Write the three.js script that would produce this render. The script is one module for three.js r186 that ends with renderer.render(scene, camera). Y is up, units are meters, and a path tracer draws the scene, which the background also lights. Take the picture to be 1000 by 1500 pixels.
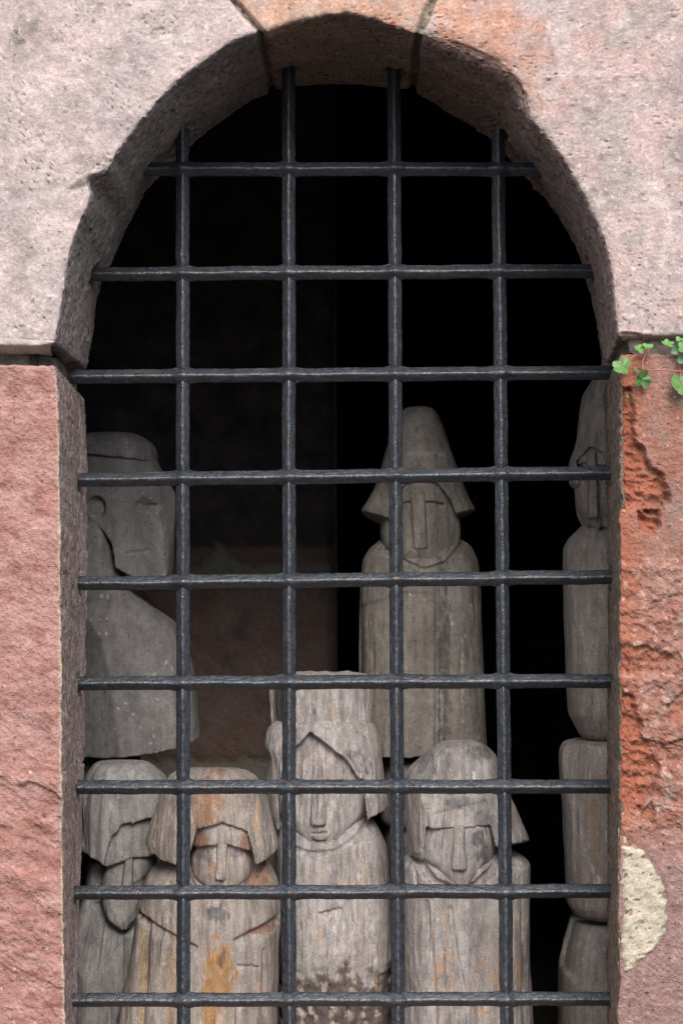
import * as THREE from 'three';

// ---------- camera, sky, sun, exposure ----------
const CAM_Z = 3.0, EYE = 1.5, HZ = 860;              // metres from the wall face, eye height, horizon row
const scene = new THREE.Scene();
const camera = new THREE.PerspectiveCamera(2 * Math.atan(HZ / 1000 / CAM_Z) * 180 / Math.PI, 1000 / (2 * HZ), 0.05, 400);
camera.position.set(0, EYE, CAM_Z);
camera.setViewOffset(1000, 2 * HZ, 0, 0, 1000, 1500);
camera.updateProjectionMatrix();
const renderer = new THREE.WebGLRenderer();
renderer.toneMapping = THREE.LinearToneMapping;
renderer.toneMappingExposure = 2.28;
renderer.shadowMap.enabled = true;

{ // overcast sky, brightest overhead
  const W = 64, H = 128, d = new Float32Array(W * H * 4);
  for (let j = 0; j < H; j++) {
    const el = ((j + 0.5) / H - 0.5) * Math.PI, s = Math.max(0, Math.sin(el));
    const L = el > 0 ? 0.82 + 0.3 * s : 0.12;
    for (let i = 0; i < W; i++) { const k = (j * W + i) * 4; d[k] = L * 0.945; d[k + 1] = L * 0.985; d[k + 2] = L * 1.075; d[k + 3] = 1; }
  }
  const t = new THREE.DataTexture(d, W, H, THREE.RGBAFormat, THREE.FloatType);
  t.mapping = THREE.EquirectangularReflectionMapping; t.magFilter = t.minFilter = THREE.LinearFilter; t.needsUpdate = true;
  scene.background = t; scene.environment = t;
}
const sun = new THREE.DirectionalLight(0xfff6ec, 2.0);
sun.position.set(0.9, 6.0, 6.0); sun.target.position.set(0, 1.5, 0);
sun.castShadow = true; sun.shadow.radius = 56; sun.shadow.mapSize.set(2048, 2048);
Object.assign(sun.shadow.camera, { left: -3, right: 3, top: 3, bottom: -3, near: 0.1, far: 20 });
scene.add(sun, sun.target);

// ---------- helpers ----------
const lerp = (a, b, t) => a + (b - a) * t, clamp = (x, a = 0, b = 1) => x < a ? a : x > b ? b : x;
const sst = (a, b, x) => { const t = clamp((x - a) / (b - a)); return t * t * (3 - 2 * t); };
let seed = 7;
const rnd = () => { seed = (seed + 0x6d2b79f5) | 0; let t = Math.imul(seed ^ (seed >>> 15), 1 | seed); t = (t + Math.imul(t ^ (t >>> 7), 61 | t)) ^ t; return ((t ^ (t >>> 14)) >>> 0) / 4294967296; };
const PM = new Uint8Array(512); { const p = [...Array(256).keys()]; for (let i = 255; i > 0; i--) { const j = Math.floor(rnd() * (i + 1)); [p[i], p[j]] = [p[j], p[i]]; } for (let i = 0; i < 512; i++) PM[i] = p[i & 255]; }
const fade = t => t * t * t * (t * (t * 6 - 15) + 10);
const grad = (h, x, y, z) => { const u = (h & 8) ? y : x, v = (h & 12) === 0 ? y : ((h & 13) === 12 ? x : z); return ((h & 1) ? -u : u) + ((h & 2) ? -v : v); };
function noise(x, y, z = 0) {
  const X0 = Math.floor(x), Y0 = Math.floor(y), Z0 = Math.floor(z), X = X0 & 255, Y = Y0 & 255, Z = Z0 & 255;
  x -= X0; y -= Y0; z -= Z0;
  const u = fade(x), v = fade(y), w = fade(z), A = PM[X] + Y, B = PM[X + 1] + Y, AA = PM[A] + Z, AB = PM[A + 1] + Z, BA = PM[B] + Z, BB = PM[B + 1] + Z;
  return lerp(lerp(lerp(grad(PM[AA], x, y, z), grad(PM[BA], x - 1, y, z), u), lerp(grad(PM[AB], x, y - 1, z), grad(PM[BB], x - 1, y - 1, z), u), v),
    lerp(lerp(grad(PM[AA + 1], x, y, z - 1), grad(PM[BA + 1], x - 1, y, z - 1), u), lerp(grad(PM[AB + 1], x, y - 1, z - 1), grad(PM[BB + 1], x - 1, y - 1, z - 1), u), v), w);
}
const fbm = (x, y, z, o = 4) => { let s = 0, a = 1; for (let i = 0; i < o; i++) { s += a * noise(x, y, z); x = x * 2.03 + 11.3; y = y * 2.03 + 5.7; z = z * 2.03 + 3.1; a *= 0.5; } return s; };
const CS = new Float64Array(256).map((_, i) => Math.cos(i / 128 * Math.PI));
function pnoise(x, y, px, py, s) { // tileable 2-D
  const X0 = Math.floor(x), Y0 = Math.floor(y), w = (a, p) => ((a % p) + p) % p;
  const g = (i, j, dx, dy) => { const h = PM[(PM[(PM[w(i, px) & 255] + w(j, py)) & 255] + s) & 255]; return CS[h] * dx + CS[(h + 192) & 255] * dy; };
  const dx = x - X0, dy = y - Y0, u = fade(dx), v = fade(dy);
  return 1.4 * lerp(lerp(g(X0, Y0, dx, dy), g(X0 + 1, Y0, dx - 1, dy), u), lerp(g(X0, Y0 + 1, dx, dy - 1), g(X0 + 1, Y0 + 1, dx - 1, dy - 1), u), v);
}
const sOf = z => (CAM_Z - z) / CAM_Z * 0.001;         // metres per photo pixel at depth z
const wp = (px, py, z) => new THREE.Vector3((px - 500) * sOf(z), EYE - (py - HZ) * sOf(z), z);
const counts = {};
const numbered = n => { const k = counts[n] = (counts[n] ?? -1) + 1; return k ? `${n}_${String(k).padStart(3, '0')}` : n; };
function thing(name, label, category, pos = [0, 0, 0], group) {
  const o = new THREE.Group(); o.name = numbered(name); o.position.set(...pos); scene.add(o);
  o.userData = { label, category }; if (group) o.userData.group = group; return o;
}
function add(parent, name, geo, mat, label) {
  const m = new THREE.Mesh(geo, mat); m.name = name; m.castShadow = m.receiveShadow = true;
  if (label) m.userData.label = label;
  parent.add(m); return m;
}
function struct(name, geo, mat, pos) {
  const m = add(scene, name, geo, mat); m.userData.kind = 'structure'; if (pos) m.position.set(...pos); return m;
}
function tex(n, fn, srgb) { // fn(u, v in 0..1) -> value 0..1 or [r, g, b] (sRGB)
  const d = new Uint8Array(n * n * 4);
  for (let j = 0; j < n; j++) for (let i = 0; i < n; i++) {
    const c = fn(i / n, j / n), k = (j * n + i) * 4, a = c.length ? c : [c, c, c];
    for (let q = 0; q < 3; q++) d[k + q] = clamp(a[q]) * 255; d[k + 3] = 255;
  }
  const t = new THREE.DataTexture(d, n, n, THREE.RGBAFormat); t.wrapS = t.wrapT = THREE.RepeatWrapping;
  t.magFilter = THREE.LinearFilter; t.minFilter = THREE.LinearMipmapLinearFilter; t.generateMipmaps = true;
  if (srgb) t.colorSpace = THREE.SRGBColorSpace; t.needsUpdate = true; return t;
}

// ---------- textures and materials ----------
const SN = 1024;
const grainH = new Float32Array(SN * SN), grainC = new Float32Array(SN * SN);
for (let j = 0; j < SN; j++) for (let i = 0; i < SN; i++) {
  const u = i / SN, v = j / SN;
  const a = pnoise(u * 32, v * 32, 32, 32, 1), b = pnoise(u * 90, v * 90, 90, 90, 2), c = pnoise(u * 220, v * 220, 220, 220, 3), p = pnoise(u * 60, v * 60, 60, 60, 5);
  grainH[j * SN + i] = 0.5 + 0.12 * a + 0.2 * b + 0.2 * c - 0.45 * sst(0.55, 0.85, p);
  grainC[j * SN + i] = 0.83 + 0.045 * a + 0.06 * b + 0.085 * c - 0.16 * sst(0.5, 0.8, p) + 0.12 * sst(0.5, 0.75, pnoise(u * 120, v * 120, 120, 120, 9));
}
const px = arr => (u, v) => arr[Math.round(v * SN) * SN + Math.round(u * SN)];
const stoneMap = tex(SN, px(grainC), true), stoneBump = tex(SN, px(grainH));
for (const t of [stoneMap, stoneBump]) t.repeat.set(1 / 0.5, 1 / 0.5);
for (let j = 0; j < SN; j++) for (let i = 0; i < SN; i++) { // weathered wood: 0.25 m x 0.75 m, grain along v
  const u = i / SN, v = j / SN, w = u + 0.012 * pnoise(u * 4, v * 3, 4, 3, 11);
  const a = pnoise(w * 24, v * 3, 24, 3, 1), b = pnoise(w * 80, v * 6, 80, 6, 2), c = pnoise(w * 200, v * 14, 200, 14, 3), f = pnoise(u * 160, v * 200, 160, 200, 6);
  const crack = sst(0.6, 0.8, pnoise(w * 46, v * 4, 46, 4, 8)), fl = sst(0.4, 0.7, pnoise(w * 70, v * 26, 70, 26, 12));
  grainH[j * SN + i] = 0.6 + 0.16 * a + 0.14 * b + 0.1 * c + 0.22 * f - 0.5 * crack;
  grainC[j * SN + i] = 0.82 + 0.08 * a + 0.045 * b + 0.04 * c + 0.13 * f - 0.2 * crack + 0.12 * fl;
}
const woodMap = tex(SN, px(grainC), true), woodBump = tex(SN, px(grainH));
for (const t of [woodMap, woodBump]) t.repeat.set(1 / 0.25, 1 / 0.75);
for (let j = 0; j < SN; j++) for (let i = 0; i < SN; i++) {
  const u = i / SN, v = j / SN, a = pnoise(u * 30, v * 30, 30, 30, 1), b = pnoise(u * 90, v * 90, 90, 90, 2), c = pnoise(u * 200, v * 200, 200, 200, 3);
  grainH[j * SN + i] = 0.5 + 0.25 * a + 0.25 * b + 0.12 * c;
}
const ironBump = tex(SN, px(grainH)); ironBump.repeat.set(4, 4);
const ironMap = tex(512, (u, v) => {
  const s = sst(0.42, 0.62, pnoise(u * 60, v * 60, 60, 60, 4)), r = sst(0.52, 0.66, pnoise(u * 22, v * 22, 22, 22, 7)), g = 0.62 + 0.09 * pnoise(u * 40, v * 40, 40, 40, 1);
  return [lerp(lerp(g * 0.96, 1, s * 0.5), 0.95, r * 0.6), lerp(lerp(g * 1.02, 1, s * 0.5), 0.62, r * 0.6), lerp(lerp(g * 1.1, 1, s * 0.5), 0.42, r * 0.6)];
}, true); ironMap.repeat.set(4, 4);
const ironRough = tex(512, (u, v) => 0.36 + 0.13 * pnoise(u * 30, v * 30, 30, 30, 3) + 0.08 * pnoise(u * 90, v * 90, 90, 90, 5)); ironRough.repeat.set(4, 4);

const roughStone = new THREE.MeshStandardMaterial({ vertexColors: true, map: stoneMap, bumpMap: stoneBump, bumpScale: 0.0034, roughness: 0.97 });
const stoneMat = new THREE.MeshStandardMaterial({ vertexColors: true, map: stoneMap, bumpMap: stoneBump, bumpScale: 0.0015, roughness: 0.95 });
const woodMat = new THREE.MeshStandardMaterial({ vertexColors: true, map: woodMap, bumpMap: woodBump, bumpScale: 0.0012, roughness: 0.9 });
const dustyWood = new THREE.MeshStandardMaterial({ vertexColors: true, map: stoneMap, bumpMap: woodBump, bumpScale: 0.0005, roughness: 0.95 });
const ironMat = new THREE.MeshStandardMaterial({ vertexColors: true, map: ironMap, roughnessMap: ironRough, bumpMap: ironBump, bumpScale: 0.0012, roughness: 1, metalness: 0 });
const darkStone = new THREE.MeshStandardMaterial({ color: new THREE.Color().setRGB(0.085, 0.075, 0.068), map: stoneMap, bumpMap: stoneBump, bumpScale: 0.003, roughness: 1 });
const plainStone = new THREE.MeshStandardMaterial({ color: new THREE.Color().setRGB(0.38, 0.28, 0.25), map: stoneMap, bumpMap: stoneBump, bumpScale: 0.003, roughness: 0.95 });

// ---------- ground outside ----------
{
  const g = new THREE.PlaneGeometry(120, 120); g.rotateX(-Math.PI / 2);
  const uv = g.attributes.uv; for (let i = 0; i < uv.count; i++) uv.setXY(i, uv.getX(i) * 120, uv.getY(i) * 120);
  struct('ground', g, new THREE.MeshStandardMaterial({ color: new THREE.Color().setRGB(0.095, 0.09, 0.08), map: stoneMap, bumpMap: stoneBump, bumpScale: 0.01, roughness: 1 }), [0, 0, 0]);
}

// ---------- where the bars of the grille run (photo pixels at its depth) ----------
const ZG = -0.255, sg = sOf(ZG);
const VX = [[267.5, 188, 269, 1], [422.5, 92, 424, 1], [577, 98, 583, 1], [729, 190, 741.5, 1]];
const HY = [[248, 230, 248, 778], [402, 140, 397, 859], [552, 117, 546, 885], [703, 113, 693, 896], [855, 113, 845, 898], [1001, 112, 997, 897], [1153, 110, 1152, 897], [1308, 106, 1305, 898], [1465, 102, 1463, 897]];
const vxAt = (v, y) => lerp(v[0], v[2], (y - 200) / 1300);
const hyAt = (h, x) => lerp(h[0], h[2], (x - h[1]) / (h[3] - h[1]));
const SOCKETS = [];
for (const h of HY) SOCKETS.push(wp(h[1], h[0], ZG), wp(h[3], h[2], ZG));
for (const v of VX) SOCKETS.push(wp(v[0], v[1], ZG));
for (const v of SOCKETS) v.set(v.x * 1000 + 500, HZ - (v.y - EYE) * 1000, v.z * 1000);
const socket = (X, Y, Z) => { let d = 1e9; for (const v of SOCKETS) { const e = (X - v.x) ** 2 + (Y - v.y) ** 2 + (Z - v.z) ** 2; if (e < d) d = e; } return Math.sqrt(d); };
const rustBelow = (X, Y, Z) => { let m = 0; for (const v of SOCKETS) { const dy = Y - v.y; if (dy < -14 || dy > 80 || Math.abs(X - v.x) > 60) continue; m = Math.max(m, (1 - sst(6, 24, Math.abs(Z - v.z) + 12 * noise(X / 9, Y / 16, Z / 9))) * sst(-14, 4, dy) * (1 - sst(15, 80, dy + 26 * noise(Z / 9, Y / 30, 3)))); } return m; };

// ---------- the sandstone wall with its arched opening ----------
const wall = thing('sandstone_wall', 'pink and grey sandstone wall around the barred arched window', 'wall');
function resample(pts, n) {
  const L = [0]; for (let i = 1; i < pts.length; i++) L.push(L[i - 1] + Math.hypot(pts[i][0] - pts[i - 1][0], pts[i][1] - pts[i - 1][1]));
  const out = []; let k = 0, T = L[L.length - 1];
  for (let i = 0; i < n; i++) {
    const s = T * i / (n - 1); while (k < pts.length - 2 && L[k + 1] < s) k++;
    const t = (s - L[k]) / Math.max(1e-6, L[k + 1] - L[k]), p0 = pts[Math.max(0, k - 1)], p1 = pts[k], p2 = pts[k + 1], p3 = pts[Math.min(pts.length - 1, k + 2)];
    const cr = q => { const m1 = (p2[q] - p0[q]) * 0.42, m2 = (p3[q] - p1[q]) * 0.42, t2 = t * t, t3 = t2 * t; return (2 * t3 - 3 * t2 + 1) * p1[q] + (t3 - 2 * t2 + t) * m1 + (-2 * t3 + 3 * t2) * p2[q] + (t3 - t2) * m2; };
    out.push(pts.length > 2 && pts.smooth !== false ? [cr(0), cr(1)] : [lerp(p1[0], p2[0], t), lerp(p1[1], p2[1], t)]);
  }
  return out;
}
const straight = a => { a.smooth = false; return a; };
const ZB = -0.36;
// front edge, back edge and outer edge of each stone, in photo pixels, running clockwise from the bottom left
const STONES = {
  jambL: { f: [[100, 1660], [96, 1500], [95, 1450], [92, 1200], [90, 900], [88, 700], [86, 570], [80, 531]], b: [[106, 1660], [111, 1500], [116, 1340], [123, 1130], [127, 900], [127, 640], [121, 578]], o: straight([[-300, 1660], [-300, 528]]) },
  voussoirL: { f: [[78, 514], [84, 500], [90, 455], [98, 400], [106, 362], [119, 325], [134, 288], [131, 262], [158, 250], [172, 225], [195, 195], [220, 165], [260, 120], [305, 87], [350, 58], [383, 48]], b: [[121, 566], [128, 535], [136, 495], [142, 440], [152, 405], [165, 382], [192, 325], [225, 270], [280, 212], [320, 182], [365, 150], [398, 133]], o: straight([[-300, 516], [-300, -250], [122, -250]]) },
  keystone: { f: [[388, 49], [402, 41], [432, 31], [470, 23], [508, 20], [550, 30], [590, 44], [607, 53]], b: [[404, 131], [440, 126], [500, 123], [560, 127], [600, 132]], o: straight([[126, -250], [734, -250]]) },
  voussoirR: { f: [[613, 56], [640, 64], [670, 78], [702, 91], [730, 104], [752, 126], [762, 155], [782, 185], [811, 215], [840, 262], [866, 310], [885, 360], [895, 412], [900, 465], [903, 496]], b: [[606, 133], [650, 160], [686, 183], [722, 210], [770, 258], [815, 315], [845, 368], [862, 425], [874, 480], [883, 556]], o: straight([[742, -250], [1300, -250], [1300, 498]]) },
  jambR: { f: [[906, 516], [907, 560], [907, 700], [907, 900], [906, 1100], [906, 1220], [905, 1300], [906, 1420], [904, 1500], [903, 1660]], b: [[884, 566], [887, 640], [888, 700], [890, 900], [889, 1100], [889, 1300], [888, 1500], [887, 1660]], o: straight([[1300, 512], [1300, 1660]]) },
};
const JOINTS = [['jambL', 'voussoirL'], ['voussoirL', 'keystone'], ['keystone', 'voussoirR'], ['voussoirR', 'jambR']];
// cross-section stations: outer .. front edge | front edge .. back edge | flange behind
function shell(name, st, n, opt, mat = stoneMat) {
  const F = resample(st.f, n), B = resample(st.b, n), O = resample(st.o, n);
  if (opt.jag) for (let i = 0; i < n; i++) { // irregular arris
    const p = F[i], q = O[i], dx = q[0] - p[0], dy = q[1] - p[1], L = Math.hypot(dx, dy), a = opt.jag(p[0], p[1]);
    F[i] = [p[0] + dx / L * a, p[1] + dy / L * a];
  }
  const NF = opt.nf ?? 200, NR = opt.nr ?? 130, NB = 8, NV = NF + NR + NB;
  const pos = new Float32Array(n * NV * 3), col = new Float32Array(n * NV * 3), uv = new Float32Array(n * NV * 2), rad = opt.edge ?? 9, rec = (opt.recess ?? 0) * 0.001;
  const V = new THREE.Vector3(), Pf = new THREE.Vector3(), Pb = new THREE.Vector3(), Po = new THREE.Vector3(), nr = new THREE.Vector3(), out = new THREE.Vector3();
  let arc = 0;
  for (let i = 0; i < n; i++) {
    Pf.copy(wp(F[i][0], F[i][1], 0)); Pb.copy(wp(B[i][0], B[i][1], ZB)); Po.copy(wp(O[i][0], O[i][1], 0));
    if (i) arc += Math.hypot(F[i][0] - F[i - 1][0], F[i][1] - F[i - 1][1]) * 0.001;
    out.copy(Po).sub(Pf).normalize();                 // in the wall plane, away from the opening
    // reveal normal: perpendicular to edge tangent, towards the opening
    const i0 = Math.max(0, i - 2), i1 = Math.min(n - 1, i + 2);
    const tx = F[i1][0] - F[i0][0], ty = -(F[i1][1] - F[i0][1]), tl = Math.hypot(tx, ty) || 1;
    nr.set(ty / tl, -tx / tl, 0); if (nr.dot(out) > 0) nr.negate();
    const L = Pf.distanceTo(Po), D = Pf.distanceTo(Pb);
    const dEnd = Math.min(opt.openStart ? 1e9 : i, opt.openEnd ? 1e9 : n - 1 - i);
    const stepF = Math.hypot(F[Math.min(n - 1, i + 1)][0] - F[Math.max(0, i - 1)][0], F[Math.min(n - 1, i + 1)][1] - F[Math.max(0, i - 1)][1]) / 2;
    for (let j = 0; j < NV; j++) {
      let part, along, nx = 0, ny = 0, nz = 0, endPx;
      if (j < NF) { const t = Math.pow(1 - j / (NF - 1), 1.15) * (1 - rec / L) + rec / L; V.copy(Pf).lerp(Po, t); nz = 1; along = t * L; part = 0; }
      else if (j < NF + NR) { const t = (j - NF) / (NR - 1) * (1 - rec / D) + rec / D; V.copy(Pf).lerp(Pb, t); nx = nr.x; ny = nr.y; along = t * D; part = 1; }
      else { const t = (j - NF - NR + 1) / NB; V.copy(Pb).addScaledVector(nr, -0.14 * t); nz = -1; along = t * 0.14; part = 2; }
      const mm = along * 1000;
      // rounded arris: pull both faces back near the edge
      let disp = 0, R = rad * (opt.edgeVar ? opt.edgeVar(F[i][0], F[i][1]) : 1);
      const w = part === 0 ? 1 : part === 1 ? 1 : 0.3;
      if (part < 2 && mm < R) { const q = 1 - mm / R, m = R * (1 - Math.SQRT1_2) * q * q * 1.1; disp -= m; 
        const bl = part ? 1 - 0.5 * q : 0.5 * q; nx = nr.x * bl; ny = nr.y * bl; nz = 1 - bl; const l = Math.hypot(nx, ny, nz); nx /= l; ny /= l; nz /= l; disp *= 1.25; }
      const X = V.x * 1000 + 500, Y = HZ - (V.y - EYE) * 1000, Z = V.z * 1000;
      // rounding towards the joints
      const sp = lerp(stepF, part === 0 ? Math.hypot(O[1][0] - O[0][0], O[1][1] - O[0][1]) || stepF : stepF, part === 0 ? along / L : 0);
      endPx = dEnd * Math.max(0.6, sp) + 2.5 * noise(X / 14, Y / 14, Z / 14);
      const rj = opt.joint ?? 12; if (endPx < rj) { const q = 1 - Math.max(0, endPx) / rj; disp -= (part === 0 && X < 130 ? 50 : opt.jdepth ?? 16) * q * q * q; }
      let d0 = opt.disp(X, Y, Z, part, mm); const nearE = part < 2 ? 1 - clamp(mm / R) : 0;
      const so = part === 1 && opt.socket !== 0 ? socket(X, Y, Z) : 99; if (so < 34) d0 -= 13 * (1 - sst(11, 26, so + 7 * noise(X / 9, Y / 9, Z / 9)));
      disp += w * (nearE > 0 ? lerp(d0, (d0 + opt.disp(X, Y, Z, 1 - part, mm)) / 2, nearE) : d0);
      V.x += nx * disp * 0.001; V.y += ny * disp * 0.001; V.z += nz * disp * 0.001;
      const k = i * NV + j; pos[k * 3] = V.x; pos[k * 3 + 1] = V.y; pos[k * 3 + 2] = V.z;
      let c = opt.color(X, Y, Z, part, mm, disp);
      if (part === 1) { const ru = rustBelow(X, Y, Z); if (ru > 0) c = mix3(c, mix3([0.2, 0.1, 0.03], [0.3, 0.25, 0.15], clamp(0.4 + noise(X / 6, Y / 12, Z / 6))), ru * 0.75); }
      col[k * 3] = c[0]; col[k * 3 + 1] = c[1]; col[k * 3 + 2] = c[2];
      if (part === 0) { uv[k * 2] = V.x; uv[k * 2 + 1] = V.y; } else { uv[k * 2] = arc; uv[k * 2 + 1] = 0.37 + along + (part === 2 ? D : 0); }
    }
  }
  const idx = [];
  for (let i = 0; i < n - 1; i++) for (let j = 0; j < NV - 1; j++) {
    const a = i * NV + j, b = a + NV; idx.push(a, a + 1, b, b, a + 1, b + 1);
  }
  const g = new THREE.BufferGeometry();
  g.setAttribute('position', new THREE.BufferAttribute(pos, 3)); g.setAttribute('color', new THREE.BufferAttribute(col, 3)); g.setAttribute('uv', new THREE.BufferAttribute(uv, 2));
  g.setIndex(idx); g.computeVertexNormals();
  return add(wall, name, g, opt.rough ? roughStone : mat, opt.label);
}
const mix3 = (a, b, t) => [lerp(a[0], b[0], t), lerp(a[1], b[1], t), lerp(a[2], b[2], t)];
const mul3 = (a, k) => [a[0] * k, a[1] * k, a[2] * k];
const ell = (X, Y, cx, cy, rx, ry, ang = 0) => { const c = Math.cos(ang), s = Math.sin(ang), x = (X - cx), y = (Y - cy), u = (x * c + y * s) / rx, v = (-x * s + y * c) / ry; return Math.sqrt(u * u + v * v); };
const terrace = (h, k, sharp) => { const f = h * k, b = Math.floor(f), t = f - b; return (b + sst(0.5 - sharp, 0.5 + sharp, t)) / k; };
// dirt, lime and black crust on the reveals, with shade darkened into the colour
function crustAndShade(c, X, Y, Z, mm, dark, lime) {
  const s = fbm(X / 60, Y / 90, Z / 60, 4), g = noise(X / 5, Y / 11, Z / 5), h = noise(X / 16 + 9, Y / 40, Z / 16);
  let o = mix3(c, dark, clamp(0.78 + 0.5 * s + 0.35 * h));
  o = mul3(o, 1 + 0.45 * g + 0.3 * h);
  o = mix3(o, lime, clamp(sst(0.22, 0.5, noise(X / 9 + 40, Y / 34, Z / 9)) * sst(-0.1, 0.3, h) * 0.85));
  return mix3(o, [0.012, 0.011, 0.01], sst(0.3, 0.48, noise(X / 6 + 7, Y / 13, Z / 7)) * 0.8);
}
const pits = (X, Y, Z, cl) => sst(0.34, 0.56, noise(X / 5.2, Y / 5.2, Z / 5.2 + 30)) * sst(cl + 0.08, cl + 0.3, fbm(X / 70, Y / 70, Z / 70 + 9, 3));
const smoothStone = (X, Y, Z, part) => {
  const cl = fbm(X / 90 + 3, Y / 90, Z / 90, 2);
  let h = 3.2 * fbm(X / 150, Y / 150, Z / 150, 3) + 1.1 * fbm(X / 26, Y / 26, Z / 26, 3) + 0.55 * noise(X / 6, Y / 6, Z / 6);
  h -= 3.2 * pits(X, Y, Z, 0.12);
  h += 2.4 * sst(0.48, 0.66, noise(X / 13 + 60, Y / 13, Z / 13));
  h -= 2.6 * sst(0.25, 0.6, fbm(X / 34 + 20, Y / 34, Z / 34, 3)) * sst(0.0, 0.4, cl);
  return part ? h * 1.1 + 1.3 * fbm(X / 9, Y / 14, Z / 9, 2) : h;
};
const gray = [0.45, 0.372, 0.362], pinkL = [0.54, 0.42, 0.4], dkg = [0.3, 0.25, 0.235], white = [0.68, 0.6, 0.56];
function speck(c, X, Y, Z) {
  const m = fbm(X / 16, Y / 16, Z / 16 + 5, 3);
  let o = mul3(c, 1 + 0.2 * m + 0.22 * fbm(X / 75 + 50, Y / 75, Z / 75, 3) + 0.07 * noise(X / 4, Y / 4, Z / 4));
  o = mix3(o, white, 0.55 * sst(0.33, 0.52, noise(X / 6.5 + 3, Y / 6.5, Z / 6.5)));
  return mix3(o, dkg, 0.6 * sst(0.3, 0.5, noise(X / 7 + 91, Y / 5, Z / 7)) * sst(-0.1, 0.3, fbm(X / 80 + 8, Y / 80, 0, 3)) + 0.6 * pits(X, Y, Z, 0.12));
}
// left springer stone: grey pink
shell('voussoir', STONES.voussoirL, 400, {
  label: 'big pale grey-pink arch stone with pits', edge: 9, joint: 18, jag: (x, y) => 1.3 * fbm(x / 18, y / 18, 0, 3),
  nf: 220, disp: (X, Y, Z, p) => {
    let h = smoothStone(X, Y, Z, p);
    h -= 30 * (1 - sst(0.35, 1, ell(X, Y, 92, 519, 40, 17, 0.15)));
    if (!p) { h += 4 * (1 - sst(0.5, 1, ell(X, Y, 124, 262, 30, 8, -0.5))) - 3 * (1 - sst(0.4, 1, ell(X, Y, 118, 272, 30, 9, -0.5))); }
    return h;
  },
  color: (X, Y, Z, p, mm) => {
    let c = mix3(gray, pinkL, clamp(0.5 + 1.1 * fbm(X / 120, Y / 120, Z / 120, 4)));
    c = mix3(c, dkg, 0.6 * sst(0.12, 0.6, fbm(X / 55 + 7, Y / 55, Z / 55, 4)) + 0.35 * (1 - sst(0.3, 1.1, ell(X, Y, 40, 55, 70, 60) + 0.4 * noise(X / 20, Y / 20, 0))));
    c = speck(c, X, Y, Z);
    return p ? crustAndShade(mul3(c, 0.8), X, Y, Z, mm, [0.23, 0.19, 0.18], [0.42, 0.37, 0.33]) : c;
  },
});
shell('keystone', STONES.keystone, 150, {
  label: 'salmon keystone at the top of the arch', edge: 8, joint: 9, jdepth: 12, jag: (x, y) => 1.8 * fbm(x / 15, y / 15, 3, 3), nf: 150,
  disp: (X, Y, Z, p) => smoothStone(X + 400, Y, Z, p) * 0.8,
  color: (X, Y, Z, p, mm) => {
    let c = mix3([0.52, 0.29, 0.2], [0.5, 0.36, 0.3], clamp(0.4 + fbm(X / 40, Y / 40, Z / 40, 4)));
    c = mix3(c, [0.4, 0.36, 0.33], 0.7 * sst(0.05, 0.5, fbm(X / 60 + 30, Y / 60, Z / 60, 3)) * sst(420, 560, X));
    c = speck(c, X, Y, Z); c = mix3(c, [0.6, 0.1, 0.04], 1 - sst(0.7, 1.1, ell(X, Y, 575, 34, 4, 4)));
    return p ? crustAndShade(mul3(c, 0.85), X, Y, Z, mm, [0.25, 0.165, 0.13], [0.34, 0.27, 0.22]) : c;
  },
});
shell('voussoir', STONES.voussoirR, 400, {
  label: 'big salmon and grey arch stone with a chipped lower edge', edge: 11, joint: 12, jdepth: 22, jag: (x, y) => 2 * fbm(x / 20, y / 20, 7, 3) * (x > 600 && x < 800 ? 1.4 : 0.8), nf: 220,
  edgeVar: (x, y) => 1 + 2.2 * (1 - sst(60, 130, Math.hypot(x - 700, y - 100))), 
  disp: (X, Y, Z, p) => {
    let h = smoothStone(X, Y + 700, Z, p);
    if (!p) {
      h -= 11 * (1 - sst(0.35, 1, ell(X, Y, 752, 140, 20, 42, -0.55) + 0.25 * noise(X / 9, Y / 9, 2)));
      h -= 6 * (1 - sst(0.4, 1, ell(X, Y, 690, 82, 60, 14, 0.4)));
      h -= 7 * (1 - sst(0.6, 1, ell(X, Y, 925, 492, 24, 6, 0.1) + 0.3 * noise(X / 6, Y / 6, 1)));
      h += 5 * (1 - sst(0.5, 1, ell(X, Y, 950, 492, 9, 9)));
    }
    return h;
  },
  color: (X, Y, Z, p, mm) => {
    const b = clamp(0.45 + 0.9 * fbm(X / 120 + 4, Y / 120, Z / 120, 4));
    let c = mix3([0.42, 0.34, 0.325], [0.52, 0.36, 0.325], b);
    c = mix3(c, [0.52, 0.27, 0.19], (1 - sst(0.3, 1.15, ell(X, Y, 665, 75, 165, 140, 0.5) + 0.45 * fbm(X / 45, Y / 45, 4, 3))) * 0.9);
    c = mix3(c, [0.3, 0.265, 0.24], 0.75 * sst(0.1, 0.6, fbm(X / 70 + 17, Y / 90, Z / 70, 4)) * sst(800, 900, X));
    c = mix3(c, [0.55, 0.47, 0.43], 0.7 * sst(0.2, 0.6, fbm(X / 50 + 37, Y / 80, Z / 70, 3)));
    c = speck(c, X, Y, Z);
    return p ? crustAndShade(mul3(c, 0.8), X, Y, Z, mm, [0.21, 0.14, 0.115], [0.3, 0.235, 0.19]) : c;
  },
});
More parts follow.
